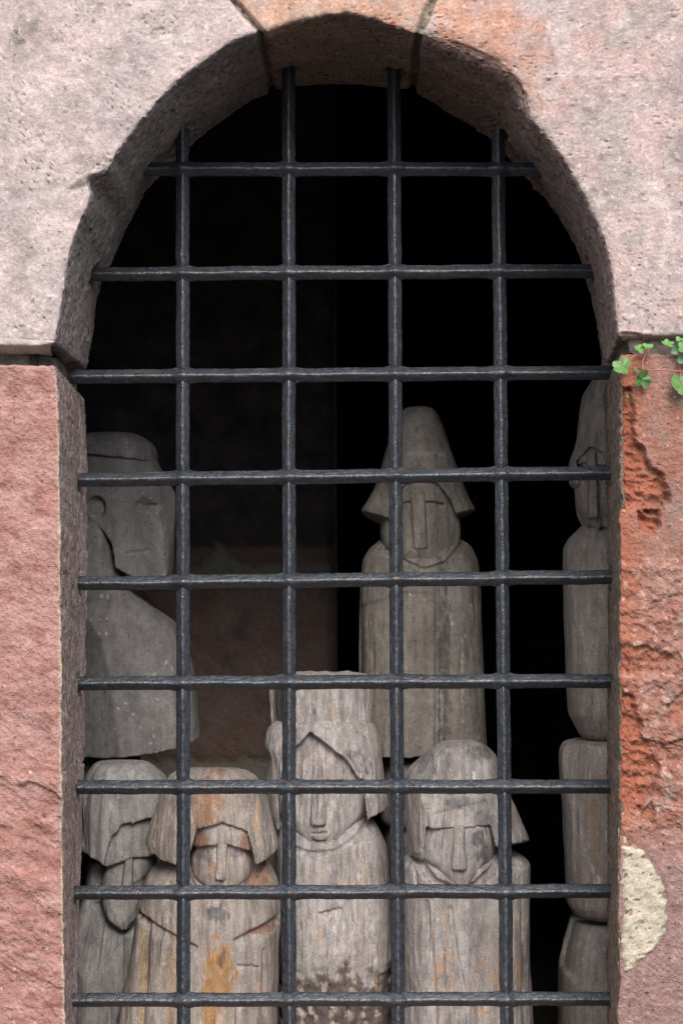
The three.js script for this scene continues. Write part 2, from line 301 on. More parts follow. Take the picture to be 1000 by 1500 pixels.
shell('jamb_stone', STONES.jambL, 460, {
  label: 'rose red split-faced stone of the jamb', edge: 4, joint: 10, jag: (x, y) => 1.5 * fbm(x / 12, y / 20, 1, 3), openStart: true, nf: 170, rough: true,
  disp: (X, Y, Z, p) => {
    if (p) return 2.2 * fbm(X / 18, Y / 50, Z / 18, 4) + 1.2 * noise(X / 6, Y / 9, Z / 6) - 3 * sst(0.25, 0.5, noise(X / 7, Y / 15, Z / 8));
    const u = X * 0.85 + Y * 0.4, v = -X * 0.4 + Y * 0.85;
    const q = fbm(u / 95, v / 55, 2.5, 4), q2 = fbm(u / 46 + 5, v / 26, 5, 4), wk = sst(980, 1160, Y + 90 * noise(X / 60, Y / 60, 0));
    let h = lerp(3, 7, wk) * terrace(q, 3.2, 0.3) + lerp(0.8, 3, wk) * terrace(q2, 2.6, 0.22) + 1.4 * fbm(u / 16, v / 12, 7, 3) + 1.1 * fbm(X / 7, Y / 5.5, 1, 2) + 6 * noise(X / 150, Y / 150, 0);
    h -= 6 * (1 - sst(0.8, 1, ell(X, Y, 62, 1165, 40, 14, 0.45) + 0.2 * noise(X / 10, Y / 10, 3)));
    return h;
  },
  color: (X, Y, Z, p, mm, d) => {
    const m = fbm(X / 70, Y / 50, Z / 60, 4);
    let c = mix3([0.36, 0.172, 0.142], [0.43, 0.243, 0.21], clamp(0.5 + 0.9 * m));
    c = mix3(c, [0.29, 0.125, 0.1], clamp(sst(0.1, 0.55, fbm(X / 40 + 5, Y / 26, 2, 4)) * 0.8 + 0.5 * sst(1080, 1250, Y) * sst(-0.2, 0.4, fbm(X / 60, Y / 40, 8, 3))));
    c = mul3(c, 1 + 0.12 * noise(X / 4, Y / 3, Z / 4) + 0.16 * fbm(X / 12, Y / 9, Z / 10, 2));
    c = mix3(c, [0.7, 0.6, 0.54], 0.7 * sst(0.58, 0.68, noise(X / 6 + 31, Y / 6, Z / 6)));
    if (!p && Y < 545) c = mix3(c, [0.5, 0.44, 0.35], 1 - sst(530, 537, Y + 3 * noise(X / 9, Y / 4, 2)));
    if (!p) c = mix3(c, [0.5, 0.42, 0.32], (1 - sst(1.5, 5, mm + 2 * noise(X / 5, Y / 9, 0))) * 0.8);
    if (p) {
      const e = crustAndShade(mix3(c, [0.3, 0.22, 0.2], 0.5), X, Y, Z, mm, [0.24, 0.19, 0.168], [0.48, 0.43, 0.36]);
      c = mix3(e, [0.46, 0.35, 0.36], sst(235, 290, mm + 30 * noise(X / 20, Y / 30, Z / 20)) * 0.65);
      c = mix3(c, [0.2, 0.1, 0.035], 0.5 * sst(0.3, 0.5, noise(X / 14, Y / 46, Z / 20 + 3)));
    }
    return c;
  },
});
const PATCH = [[905, 1217], [913, 1226], [925, 1236], [945, 1246], [960, 1268], [975, 1305], [981, 1340], [975, 1372], [957, 1396], [935, 1412], [917, 1427], [908, 1420], [905, 1380], [907, 1340], [904, 1290], [906, 1250]];
function polySdf(P, x, y) { // negative inside
  let d = 1e18, s = 1;
  for (let i = 0, j = P.length - 1; i < P.length; j = i++) {
    const ax = P[i][0], ay = P[i][1], ex = P[j][0] - ax, ey = P[j][1] - ay, wx = x - ax, wy = y - ay, t = clamp((wx * ex + wy * ey) / (ex * ex + ey * ey));
    const bx = wx - ex * t, by = wy - ey * t; d = Math.min(d, bx * bx + by * by);
    const c1 = y >= ay, c2 = y < P[j][1], c3 = ex * wy > ey * wx; if ((c1 && c2 && c3) || (!c1 && !c2 && !c3)) s = -s;
  }
  return s * Math.sqrt(d);
}
const segD = (x, y, a) => { let d = 1e9; for (let i = 0; i + 3 < a.length; i += 2) { const ax = a[i], ay = a[i + 1], ex = a[i + 2] - ax, ey = a[i + 3] - ay, t = clamp(((x - ax) * ex + (y - ay) * ey) / (ex * ex + ey * ey)); d = Math.min(d, Math.hypot(x - ax - ex * t, y - ay - ey * t)); } return d; };
// the flaked skin of the right jamb: 1 where the outer skin is gone
const HOLES = [
  [[905, 560], [925, 570], [932, 640], [945, 668], [968, 695], [981, 722], [982, 738], [965, 745], [940, 746], [905, 748]],
  [[932, 746], [964, 746], [968, 770], [955, 785], [936, 775]],
  [[905, 945], [940, 944], [965, 950], [985, 962], [970, 985], [940, 990], [905, 988]],
  [[905, 1010], [925, 1020], [935, 1050], [945, 1080], [968, 1120], [960, 1150], [940, 1190], [905, 1190]],
  [[975, 1035], [1010, 1005], [1010, 1055], [985, 1062]],
  [[940, 1190], [956, 1170], [958, 1210], [940, 1205]],
  [[940, 1082], [975, 1090], [1015, 1075], [1020, 1120], [970, 1122]],
];
function flake(X, Y) {
  let m = 0; const w = 5.5 * fbm(X / 13, Y / 13, 3, 3);
  for (let i = 0; i < HOLES.length; i++) m = Math.max(m, (1 - sst(-3.2, 1.2, polySdf(HOLES[i], X + w, Y - w * 0.7))) * [1, 1.25, 0.5, 0.75, 0.5, 0.55, 0.45][i]);
  return m;
}
const patchMask = (X, Y) => 1 - sst(-2, 8, polySdf(PATCH, X, Y));
function jambRDisp(X, Y, Z, p, mm) {
  if (p) return 2.4 * fbm(X / 16, Y / 40, Z / 16, 4) + 1.6 * noise(X / 5, Y / 8, Z / 5) - 3.2 * sst(0.2, 0.5, noise(X / 6, Y / 13, Z / 7));
  const m = flake(X, Y), low = sst(1190, 1260, Y), pm = patchMask(X, Y);
  const q = fbm(X / 60 + 8, Y / 38, 4, 5), act = sst(800, 860, Y) * (1 - 0.75 * low);
  let h = 2 * fbm(X / 90, Y / 90, 1, 3) + 1.3 * fbm(X / 18, Y / 14, 2, 3) + 0.8 * noise(X / 5, Y / 4, 1);
  h += act * 8 * terrace(q, 3, 0.14) + act * 2.2 * sst(0.15, 0.35, fbm(X / 15, Y / 15, 8, 3));
  h -= m * 15 - m * (4 * fbm(X / 12, Y / 8, 6, 3) + 6 * terrace(fbm(X / 24, Y / 13, 9, 4), 4, 0.12));
  h -= 9 * (1 - sst(0.6, 1.0, ell(X, Y, 948, 747, 14, 3.5))); // the slot under the fallen flake
  return lerp(h, -2 + 0.3 * h, pm);
}
shell('jamb_stone', STONES.jambR, 520, {
  label: 'flaking orange-red stone of the jamb', edge: 5, joint: 9, jdepth: 22, jag: (x, y) => 2.6 * fbm(x / 30, y / 34, 2, 4), openEnd: true, nf: 190, rough: true,
  disp: jambRDisp,
  color: (X, Y, Z, p, mm, d) => {
    const m = fbm(X / 50, Y / 60, Z / 60 + 2, 4);
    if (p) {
      let c = crustAndShade([0.2, 0.14, 0.105], X, Y, Z, mm, [0.16, 0.115, 0.085], mm > 22 ? [0.33, 0.27, 0.19] : [0.2, 0.145, 0.11]);
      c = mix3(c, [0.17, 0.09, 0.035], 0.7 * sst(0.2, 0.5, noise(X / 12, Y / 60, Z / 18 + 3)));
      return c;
    }
    const fl = clamp(flake(X, Y) * 1.3), low = sst(1190, 1290, Y + 30 * noise(X / 30, Y / 30, 0));
    let c = mix3([0.29, 0.125, 0.088], [0.36, 0.19, 0.148], clamp(0.45 + m));
    c = mix3(c, [0.27, 0.175, 0.14], sst(0.0, 0.5, fbm(X / 40 + 9, Y / 60, 3, 3)) * sst(935, 985, X) * 0.9);
    c = mix3(c, [0.355, 0.115, 0.063], clamp(fl * (0.75 + 0.7 * noise(X / 25, Y / 25, 4)) + 0.8 * (1 - sst(6, 48, mm + 12 * noise(X / 12, Y / 18, 5))) * (1 - low)));
    c = mix3(c, [0.31, 0.108, 0.066], 0.85 * sst(0.1, 0.4, fbm(X / 24, Y / 18, 12, 3)) * sst(930, 990, Y) * (1 - low));
    c = mix3(c, [0.27, 0.165, 0.15], low * 0.9);
    c = mix3(c, [0.48, 0.31, 0.255], 0.75 * sst(0.2, 0.5, fbm(X / 14, Y / 12, 21, 3)) * (1 - fl) * sst(780, 830, Y) * (1 - 0.6 * low));
    c = mul3(c, 1 + 0.14 * noise(X / 4, Y / 3.5, 2) + 0.18 * fbm(X / 11, Y / 8, 3, 2));
    return mix3(c, [0.7, 0.6, 0.54], 0.7 * sst(0.58, 0.68, noise(X / 5 + 31, Y / 5, 6)));
  },
});
// lime mortar in the joints
for (const [a, b] of JOINTS) {
  const A = STONES[a], B = STONES[b], e = l => l[l.length - 1];
  const widen = (p, q, k) => { const dx = q[0] - p[0], dy = q[1] - p[1], l = Math.hypot(dx, dy) || 1; return [[p[0] - dx / l * k, p[1] - dy / l * k], [q[0] + dx / l * k, q[1] + dy / l * k]]; };
  shell('mortar_joint', { f: straight(widen(e(A.f), B.f[0], 9)), b: straight(widen(e(A.b), B.b[0], 9)), o: straight(widen(e(A.o), B.o[0], 9)) }, 18, {
    openStart: true, openEnd: true, nf: 260, edge: 2, recess: a === 'jambL' ? 42 : b === 'jambR' ? 18 : 10,
    disp: (X, Y, Z, p, mm) => { const r = a === 'jambL' ? 42 : b === 'jambR' ? 18 : 10; return -(p ? lerp(r, 9, sst(r, 130, mm)) : r) + 2.4 * fbm(X / 16, Y / 12, Z / 12, 3) + noise(X / 4, Y / 4, Z / 4); },
    color: (X, Y, Z, p) => { const k = 0.75 + 0.6 * fbm(X / 10, Y / 10, Z / 10, 3); return p ? mul3([0.13, 0.11, 0.09], k) : mix3(mul3([0.3, 0.26, 0.2], k), [0.07, 0.06, 0.05], Y > 450 ? 0.75 : sst(0, 0.4, noise(X / 22, Y / 22, 4))); },  // side joints: shadow of the gap is put into the mortar colour
  });
}
// a pad of pale repair mortar on the right jamb
{
  const x0 = 906, x1 = 992, y0 = 1206, y1 = 1438, st = 1.6, nx = Math.ceil((x1 - x0) / st), ny = Math.ceil((y1 - y0) / st), pos = [], col = [], uv = [], idx = [], ids = new Map();
  const vert = (i, j) => {
    const key = i * 5000 + j; if (ids.has(key)) return ids.get(key);
    const X = x0 + i * st, Y = y0 + j * st, s = polySdf(PATCH, X + 8 * fbm(X / 16, Y / 16, 1, 4), Y + 7 * fbm(X / 14, Y / 14, 6, 4));
    const low = sst(0.1, 0.5, fbm(X / 24 + 3, Y / 24, 1, 3));
    let h = -9 + lerp(6, 12.5, sst(906, 918, X + 5 * noise(Y / 14, 2, 1))) * sst(4, -9, s) + 1.8 * fbm(X / 30, Y / 30, 2, 3) + 0.8 * fbm(X / 9, Y / 9, 3, 3) + 0.4 * noise(X / 3.4, Y / 3.4, 1) - 1.6 * low - 4 * sst(0.4, 0.55, noise(X / 9, Y / 9, 8));
    const XX = Math.max(X, 904);
    const v = wp(XX, Y, 0); pos.push(v.x, v.y, h * 0.001);
    let c = mix3([0.46, 0.385, 0.285], [0.54, 0.475, 0.375], clamp(0.5 + fbm(X / 20, Y / 20, 5, 4)));
    c = mix3(c, [0.33, 0.31, 0.27], clamp(sst(-14, 0, s + 5 * noise(X / 8, Y / 8, 2)) * sst(940, 965, X) * 0.8 + 0.5 * low));
    c = mul3(c, 1 + 0.15 * noise(X / 3, Y / 3, 3)); col.push(...c); uv.push(v.x, v.y);
    ids.set(key, pos.length / 3 - 1); return pos.length / 3 - 1;
  };
  for (let i = 0; i < nx; i++) for (let j = 0; j < ny; j++) {
    if (polySdf(PATCH, x0 + (i + 0.5) * st, y0 + (j + 0.5) * st) > (x0 + i * st < 912 ? 3 : 11)) continue;
    const a = vert(i, j), b = vert(i + 1, j), c = vert(i + 1, j + 1), d = vert(i, j + 1); idx.push(a, d, b, b, d, c);
  }
  const g = new THREE.BufferGeometry(); g.setAttribute('position', new THREE.Float32BufferAttribute(pos, 3)); g.setAttribute('color', new THREE.Float32BufferAttribute(col, 3)); g.setAttribute('uv', new THREE.Float32BufferAttribute(uv, 2));
  g.setIndex(idx); g.computeVertexNormals();
  add(wall, 'mortar_patch', g, stoneMat, 'pale beige patch of repair mortar on the flaking jamb');
}
// masonry core with the opening, sill, and the wall going on around
{
  const hole = []; // opening outline pushed outwards, so the core never shows through the face stones
  for (const k of ['jambL', 'voussoirL', 'keystone', 'voussoirR', 'jambR']) {
    const F = resample(STONES[k].f, 12), O = resample(STONES[k].o, 12);
    F.forEach((p, i) => { const q = O[i], l = Math.hypot(q[0] - p[0], q[1] - p[1]), v = wp(p[0] + (q[0] - p[0]) / l * 55, p[1] + (q[1] - p[1]) / l * 55, 0); hole.push(new THREE.Vector2(v.x, v.y)); });
  }
  const sh = new THREE.Shape([[-2.2, 0], [2.2, 0], [2.2, 3.3], [-2.2, 3.3]].map(p => new THREE.Vector2(...p)));
  sh.holes.push(new THREE.Path(hole.reverse()));
  const g = new THREE.ExtrudeGeometry(sh, { depth: 0.26, bevelEnabled: false }); g.translate(0, 0, -0.32);
  add(wall, 'masonry', g, plainStone);
  const blk = (x0, x1, y0, y1, z0, z1, name) => { const b = new THREE.BoxGeometry(x1 - x0, y1 - y0, z1 - z0); b.translate((x0 + x1) / 2, (y0 + y1) / 2, (z0 + z1) / 2); const u = b.attributes.uv, p = b.attributes.position; for (let i = 0; i < u.count; i++) u.setXY(i, p.getX(i) + p.getZ(i), p.getY(i)); add(wall, name, b, plainStone); };
  blk(-2.2, -0.806, 1.842, 2.61, -0.05, -0.004, 'wall_stone'); blk(-2.2, -0.806, 0.7, 1.83, -0.05, -0.006, 'wall_stone');
  blk(0.806, 2.2, 1.856, 2.61, -0.05, -0.004, 'wall_stone'); blk(0.806, 2.2, 0.7, 1.844, -0.05, -0.007, 'wall_stone');
  blk(-2.2, 2.2, 2.618, 3.3, -0.05, -0.005, 'wall_stone'); blk(-2.2, 2.2, 0, 0.55, -0.05, -0.003, 'wall_stone');
  blk(-0.62, 0.62, 0.556, 0.708, -0.4, 0.03, 'sill');
}

// ---------- the dark room behind ----------
{
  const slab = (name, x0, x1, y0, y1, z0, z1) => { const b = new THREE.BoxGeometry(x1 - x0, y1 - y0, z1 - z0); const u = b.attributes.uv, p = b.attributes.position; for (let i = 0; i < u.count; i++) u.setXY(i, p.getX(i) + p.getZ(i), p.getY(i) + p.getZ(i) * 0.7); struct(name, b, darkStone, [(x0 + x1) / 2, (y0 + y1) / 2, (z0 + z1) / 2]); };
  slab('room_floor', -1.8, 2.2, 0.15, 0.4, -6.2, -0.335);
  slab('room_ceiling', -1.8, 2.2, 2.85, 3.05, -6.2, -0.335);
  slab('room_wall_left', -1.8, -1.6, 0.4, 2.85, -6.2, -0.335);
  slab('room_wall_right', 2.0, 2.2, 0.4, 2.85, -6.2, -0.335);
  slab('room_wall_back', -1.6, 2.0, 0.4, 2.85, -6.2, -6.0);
  // the pier behind the figures: red stone between bands of old mortar
  const zp = -1.75, s = sOf(zp), n1 = 150, n2 = 260, pos = [], col = [], uv = [], idx = [];
  for (let j = 0; j <= n2; j++) for (let i = 0; i <= n1; i++) {
    const x = lerp(-1.6, (494 - 500) * s, i / n1), y = lerp(0.4, 2.85, j / n2), X = 500 + x / s, Y = HZ - (y - EYE) / s;
    const top = 826 - 26 * sst(30, 0, Math.abs(X - 325)) + 7 * fbm(X / 18, Y / 30, 2, 3), bot = 1112 + 8 * fbm(X / 22, 1, 2, 3);
    const mort = Math.max(sst(-3, 3, Y - top) * (1 - sst(850, 858, Y)), sst(-4, 4, Y - bot) * (1 - sst(1165, 1175, Y)));
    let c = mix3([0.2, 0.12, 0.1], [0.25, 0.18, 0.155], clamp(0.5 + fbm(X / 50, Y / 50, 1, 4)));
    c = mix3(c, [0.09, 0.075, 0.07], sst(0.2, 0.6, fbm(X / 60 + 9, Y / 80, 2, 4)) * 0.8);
    if (Y < 800) c = mul3([0.11, 0.09, 0.082], 0.8 + 0.5 * fbm(X / 40, Y / 40, 4, 3));  // upper pier: the shade up there is painted in as a darker colour
    c = mix3(c, [0.3, 0.27, 0.22], mort);
    col.push(...mul3(c, 1 + 0.3 * noise(X / 6, Y / 6, 1))); uv.push(x, y);
    pos.push(x, y, zp + 0.006 * fbm(X / 40, Y / 40, 3, 4) - 0.008 * mort - 0.03 * sst(0.985, 1, i / n1));
  }
  for (let j = 0; j < n2; j++) for (let i = 0; i < n1; i++) { const a = j * (n1 + 1) + i, b = a + n1 + 1; idx.push(a, a + 1, b, b, a + 1, b + 1); }
  const g = new THREE.BufferGeometry(); g.setAttribute('position', new THREE.Float32BufferAttribute(pos, 3)); g.setAttribute('color', new THREE.Float32BufferAttribute(col, 3)); g.setAttribute('uv', new THREE.Float32BufferAttribute(uv, 2)); g.setIndex(idx); g.computeVertexNormals();
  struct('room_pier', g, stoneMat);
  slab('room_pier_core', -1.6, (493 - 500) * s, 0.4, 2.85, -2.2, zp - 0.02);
}

// ---------- the iron grille ----------
const grille = thing('iron_grille', 'black wrought iron grille of crossing square bars in the arch', 'grille', [0, wp(0, 1660, ZG).y, ZG]);
{
  function bar(vertical, a, ph) {
    const t0 = vertical ? a[1] : a[1] - 14, t1 = vertical ? 1640 : a[3] + 14, st = 2.2, n = Math.ceil((t1 - t0) / st), K = 28, pos = [], uv = [], idx = [], col = [];
    const crossings = vertical ? HY.map(h => hyAt(h, vxAt(a, h[0]))) : VX.map(v => vxAt(v, hyAt(a, 500)));
    const by = grille.position.y;
    for (let i = 0; i <= n; i++) {
      const t = lerp(t0, t1, i / n), c = vertical ? vxAt(a, t) : hyAt(a, t);
      let near = 1e9; for (const q of crossings) near = Math.min(near, Math.abs(t - q));
      const wob = 0.9 * noise(t / 70, ph * 7.3, 1) + 0.35 * noise(t / 17, ph * 3.1, 5);
      const bulge = vertical ? -0.3 * Math.exp(-(near * near) / 90) : 0.5 * Math.exp(-(near * near) / 110);
      const w = wp(vertical ? c + wob : t, vertical ? t : c + wob, ZG);
      for (let k = 0; k <= K; k++) {
        const th = k / K * Math.PI * 2, cs = Math.cos(th), sn = Math.sin(th), e = 1.1;
        const sq = Math.pow(Math.pow(Math.abs(cs), e) + Math.pow(Math.abs(sn), e), -1 / e); // diamond with worn corners
        const kk = k % K, ang = kk / K * Math.PI * 2, cx = Math.cos(ang) * 1.2, cy = Math.sin(ang) * 1.2;
        const r = (vertical ? 9.9 : 10.2) * 1.02 * sq * (1 + bulge + 0.04 * noise(t / 12, cx * 1.5 + ph * 5, cy * 1.5) + 0.03 * noise(t / 3.5, cx * 3 + ph, cy * 3)) * sg;
        const A = r * cs, B = r * sn * 0.95;
        if (vertical) pos.push(w.x + A, w.y - by, B); else pos.push(w.x, w.y - by + A, B);
        uv.push(t * 0.001 + ph * 0.137, k / K * 0.064 + ph * 0.21);
        // paint worn through along the four arrises, in grains
        const ar = Math.max(Math.abs(cs), Math.abs(sn)), wr = sst(0.92, 1, ar) * sst(-0.1, 0.5, noise(t / 7, cx * 2 + ph * 3, cy * 2) + 0.6 * noise(t / 40, ph * 9, cx)), ru = sst(0.38, 0.56, noise(t / 11 + 50, cx * 2 + ph, cy * 2));
        const worn = 0.45 * sst(0.05, 0.45, fbm(t / 26 + ph * 4, cx * 1.5, cy * 1.5 + ph, 3)), base = 0.07 + 0.022 * noise(t / 20, cx + ph, cy);
        const q3 = mix3(mix3([base * 0.96, base, base * 1.08], [0.135, 0.125, 0.115], worn), [0.2, 0.2, 0.195], wr * 0.8); col.push(...mix3(q3, [0.17, 0.085, 0.045], ru * 0.65));
      }
    }
    for (let i = 0; i < n; i++) for (let k = 0; k < K; k++) { const p = i * (K + 1) + k, q = p + K + 1; idx.push(p, p + 1, q, p + 1, q + 1, q); }
    const g = new THREE.BufferGeometry(); g.setAttribute('position', new THREE.Float32BufferAttribute(pos, 3)); g.setAttribute('uv', new THREE.Float32BufferAttribute(uv, 2)); g.setAttribute('color', new THREE.Float32BufferAttribute(col, 3)); g.setIndex(idx); g.computeVertexNormals();
    // close the seam of the tube
    const N = g.attributes.normal; for (let i = 0; i <= n; i++) { const p = i * (K + 1), q = p + K; const x = N.getX(p) + N.getX(q), y = N.getY(p) + N.getY(q), z = N.getZ(p) + N.getZ(q), l = Math.hypot(x, y, z); N.setXYZ(p, x / l, y / l, z / l); N.setXYZ(q, x / l, y / l, z / l); }
    add(grille, vertical ? 'upright_bar' : 'cross_bar', g, ironMat);
  }
  VX.forEach((v, i) => bar(true, v, i + 1)); HY.forEach((h, i) => bar(false, h, i + 11));
}

// ---------- the carved wooden figures ----------
// Each part is a solid described by stacked outlines [row, left, right, front, back, squareness] in photo pixels
// (front/back measured from the figure's axis), carved, then meshed.
function loft(rows, top = 4, bot = 4) {
  const y0 = rows[0][0], y1 = rows[rows.length - 1][0], n = Math.ceil(y1 - y0) + 1, T = new Float32Array(n * 5);
  let k = 0;
  for (let i = 0; i < n; i++) {
    const y = y0 + i; while (k < rows.length - 2 && rows[k + 1][0] < y) k++;
    const a = rows[k], b = rows[k + 1], t = clamp((y - a[0]) / (b[0] - a[0])), p = rows[Math.max(0, k - 1)], q = rows[Math.min(rows.length - 1, k + 2)];
    const v = c => { // monotone-ish cubic
      const s = (b[c] - a[c]) / (b[0] - a[0]), sl = k > 0 ? (a[c] - p[c]) / (a[0] - p[0]) : s, sr = k < rows.length - 2 ? (q[c] - b[c]) / (q[0] - b[0]) : s;
      const m0 = sl * s > 0 ? (2 * sl * s) / (sl + s) : 0, m1 = sr * s > 0 ? (2 * sr * s) / (sr + s) : 0, h = b[0] - a[0], t2 = t * t, t3 = t2 * t;
      return (2 * t3 - 3 * t2 + 1) * a[c] + (t3 - 2 * t2 + t) * h * m0 + (-2 * t3 + 3 * t2) * b[c] + (t3 - t2) * h * m1;
    };
    const L = v(1), R = v(2), F = v(3), B = v(4), N = lerp(a[5] ?? 2.4, b[5] ?? 2.4, t);
    T.set([(L + R) / 2, (R - L) / 2, (F + B) / 2, (F - B) / 2, N], i * 5);
  }
  const f = (x, y, z) => {
    let yy = y - y0; yy = yy < 0 ? 0 : yy > n - 1.001 ? n - 1.001 : yy;
    const i = yy | 0, t = yy - i, o = i * 5, u = 1 - t, hw = T[o + 1] * u + T[o + 6] * t, hd = T[o + 3] * u + T[o + 8] * t, m = hw < hd ? hw : hd;
    const ax = Math.abs(x - T[o] * u - T[o + 5] * t) / hw, az = Math.abs(z - T[o + 2] * u - T[o + 7] * t) / hd, e = Math.max(y0 - y, y - y1);
    const mx = ax > az ? ax : az; // cheap bounds when far from the skin
    if ((mx - 1) * m > 40) return Math.max((mx - 1) * m, e);
    if ((ax + az - 1) * m < -40) return Math.max((ax + az - 1) * m, e);
    const N = T[o + 4] * u + T[o + 9] * t;
    return Math.max((Math.pow(Math.pow(ax, N) + Math.pow(az, N), 1 / N) - 1) * m, e);
  };
  let x0 = 1e9, x1 = -1e9, z0 = 1e9, z1 = -1e9; for (const r of rows) { x0 = Math.min(x0, r[1]); x1 = Math.max(x1, r[2]); z0 = Math.min(z0, r[4]); z1 = Math.max(z1, r[3]); }
  f.box = [x0, x1, y0, y1, z0, z1]; return f;
}
const withBox = (f, b) => { f.box = b; return f; };
// carve: move the surface in by c(x, y, z) pixels
const carve = (f, c) => withBox((x, y, z) => { const d = f(x, y, z); return d > 24 || d < -24 ? d : d + c(x, y, z); }, f.box);
const cutPoly = (f, P, zc, zd = 9999) => withBox((x, y, z) => Math.max(f(x, y, z), -Math.max(polySdf(P, x, y), zc - z, z - zd)), f.box);
const cutPlane = (f, nx, ny, nz, px_, py_, pz_) => { const l = Math.hypot(nx, ny, nz); return withBox((x, y, z) => Math.max(f(x, y, z), ((x - px_) * nx + (y - py_) * ny + (z - pz_) * nz) / l), f.box); };
const line = (x, y, a, w) => 1 - sst(w * 0.4, w, segD(x, y, a));
const ledge = (x, y, x1, y1, x2, y2, L) => { // sharp step under a line, tapering out over L
  const ex = x2 - x1, ey = y2 - y1, t = ((x - x1) * ex + (y - y1) * ey) / (ex * ex + ey * ey); if (t < 0 || t > 1) return 0;
  const l = Math.hypot(ex, ey), d = ((y - y1) * ex - (x - x1) * ey) / l; // below the line for left-to-right
  return sst(-1.2, 0.8, d) * clamp(1 - d / (L * (0.35 + 0.65 * Math.sin(Math.PI * clamp(t * 0.9 + 0.05)))));
};
const tool = (f, a, fx = 9, fy = 26, s = 0) => withBox((x, y, z) => { const d = f(x, y, z); return d > 9 || d < -9 ? d : d + a * (Math.abs(noise(x / fx + s, y / fy, z / fx)) + 0.6 * noise(x / 30 + s, y / 60, z / 30) + 0.25 * noise(x / 4 + s, y / 14, z / 4)); }, f.box);
function netMesh(f, c) { // surface nets
  const b = f.box, p = 4 * c, X0 = b[0] - p, Y0 = b[2] - p, Z0 = b[4] - p, nx = Math.ceil((b[1] + p - X0) / c) + 1, ny = Math.ceil((b[3] + p - Y0) / c) + 1, nz = Math.ceil((b[5] + p - Z0) / c) + 1;
  const F = new Float32Array(nx * ny * nz), S = 4, at = (i, j, k) => (k * ny + j) * nx + i, far = 0.5 * S * c * 1.733 * 1.5 + 5;
  for (let k0 = 0; k0 < nz; k0 += S) for (let j0 = 0; j0 < ny; j0 += S) for (let i0 = 0; i0 < nx; i0 += S) {
    const v = f(X0 + (i0 + S / 2) * c, Y0 + (j0 + S / 2) * c, Z0 + (k0 + S / 2) * c), skip = Math.abs(v) > far;
    for (let k = k0; k < Math.min(nz, k0 + S); k++) for (let j = j0; j < Math.min(ny, j0 + S); j++) for (let i = i0; i < Math.min(nx, i0 + S); i++) F[at(i, j, k)] = skip ? v : f(X0 + i * c, Y0 + j * c, Z0 + k * c);
  }
  const id = new Int32Array(nx * ny * nz).fill(-1), P = [], idx = [];
  for (let k = 0; k < nz - 1; k++) for (let j = 0; j < ny - 1; j++) for (let i = 0; i < nx - 1; i++) {
    let m = 0; const v = []; for (let q = 0; q < 8; q++) { v[q] = F[at(i + (q & 1), j + (q >> 1 & 1), k + (q >> 2))]; if (v[q] < 0) m |= 1 << q; }
    if (m === 0 || m === 255) continue;
    let sx = 0, sy = 0, sz = 0, cnt = 0;
    for (const [a, d] of EDGES) { const A = v[a], B = v[d]; if (A < 0 === B < 0) continue; const t = A / (A - B); sx += lerp(a & 1, d & 1, t); sy += lerp(a >> 1 & 1, d >> 1 & 1, t); sz += lerp(a >> 2, d >> 2, t); cnt++; }
    id[at(i, j, k)] = P.length / 3; P.push(X0 + (i + sx / cnt) * c, Y0 + (j + sy / cnt) * c, Z0 + (k + sz / cnt) * c);
  }
  const quad = (a, b_, c_, d, flip) => { if (a < 0 || b_ < 0 || c_ < 0 || d < 0) return; flip ? idx.push(a, c_, b_, a, d, c_) : idx.push(a, b_, c_, a, c_, d); };
  for (let k = 1; k < nz - 1; k++) for (let j = 1; j < ny - 1; j++) for (let i = 1; i < nx - 1; i++) {
    const v0 = F[at(i, j, k)] < 0;
    if (v0 !== F[at(i + 1, j, k)] < 0) quad(id[at(i, j - 1, k - 1)], id[at(i, j, k - 1)], id[at(i, j, k)], id[at(i, j - 1, k)], v0);
    if (v0 !== F[at(i, j + 1, k)] < 0) quad(id[at(i - 1, j, k - 1)], id[at(i - 1, j, k)], id[at(i, j, k)], id[at(i, j, k - 1)], v0);
    if (v0 !== F[at(i, j, k + 1)] < 0) quad(id[at(i - 1, j - 1, k)], id[at(i, j - 1, k)], id[at(i, j, k)], id[at(i - 1, j, k)], v0);
  }
  return [P, idx];
}
const EDGES = [[0, 1], [2, 3], [4, 5], [6, 7], [0, 2], [1, 3], [4, 6], [5, 7], [0, 4], [1, 5], [2, 6], [3, 7]];
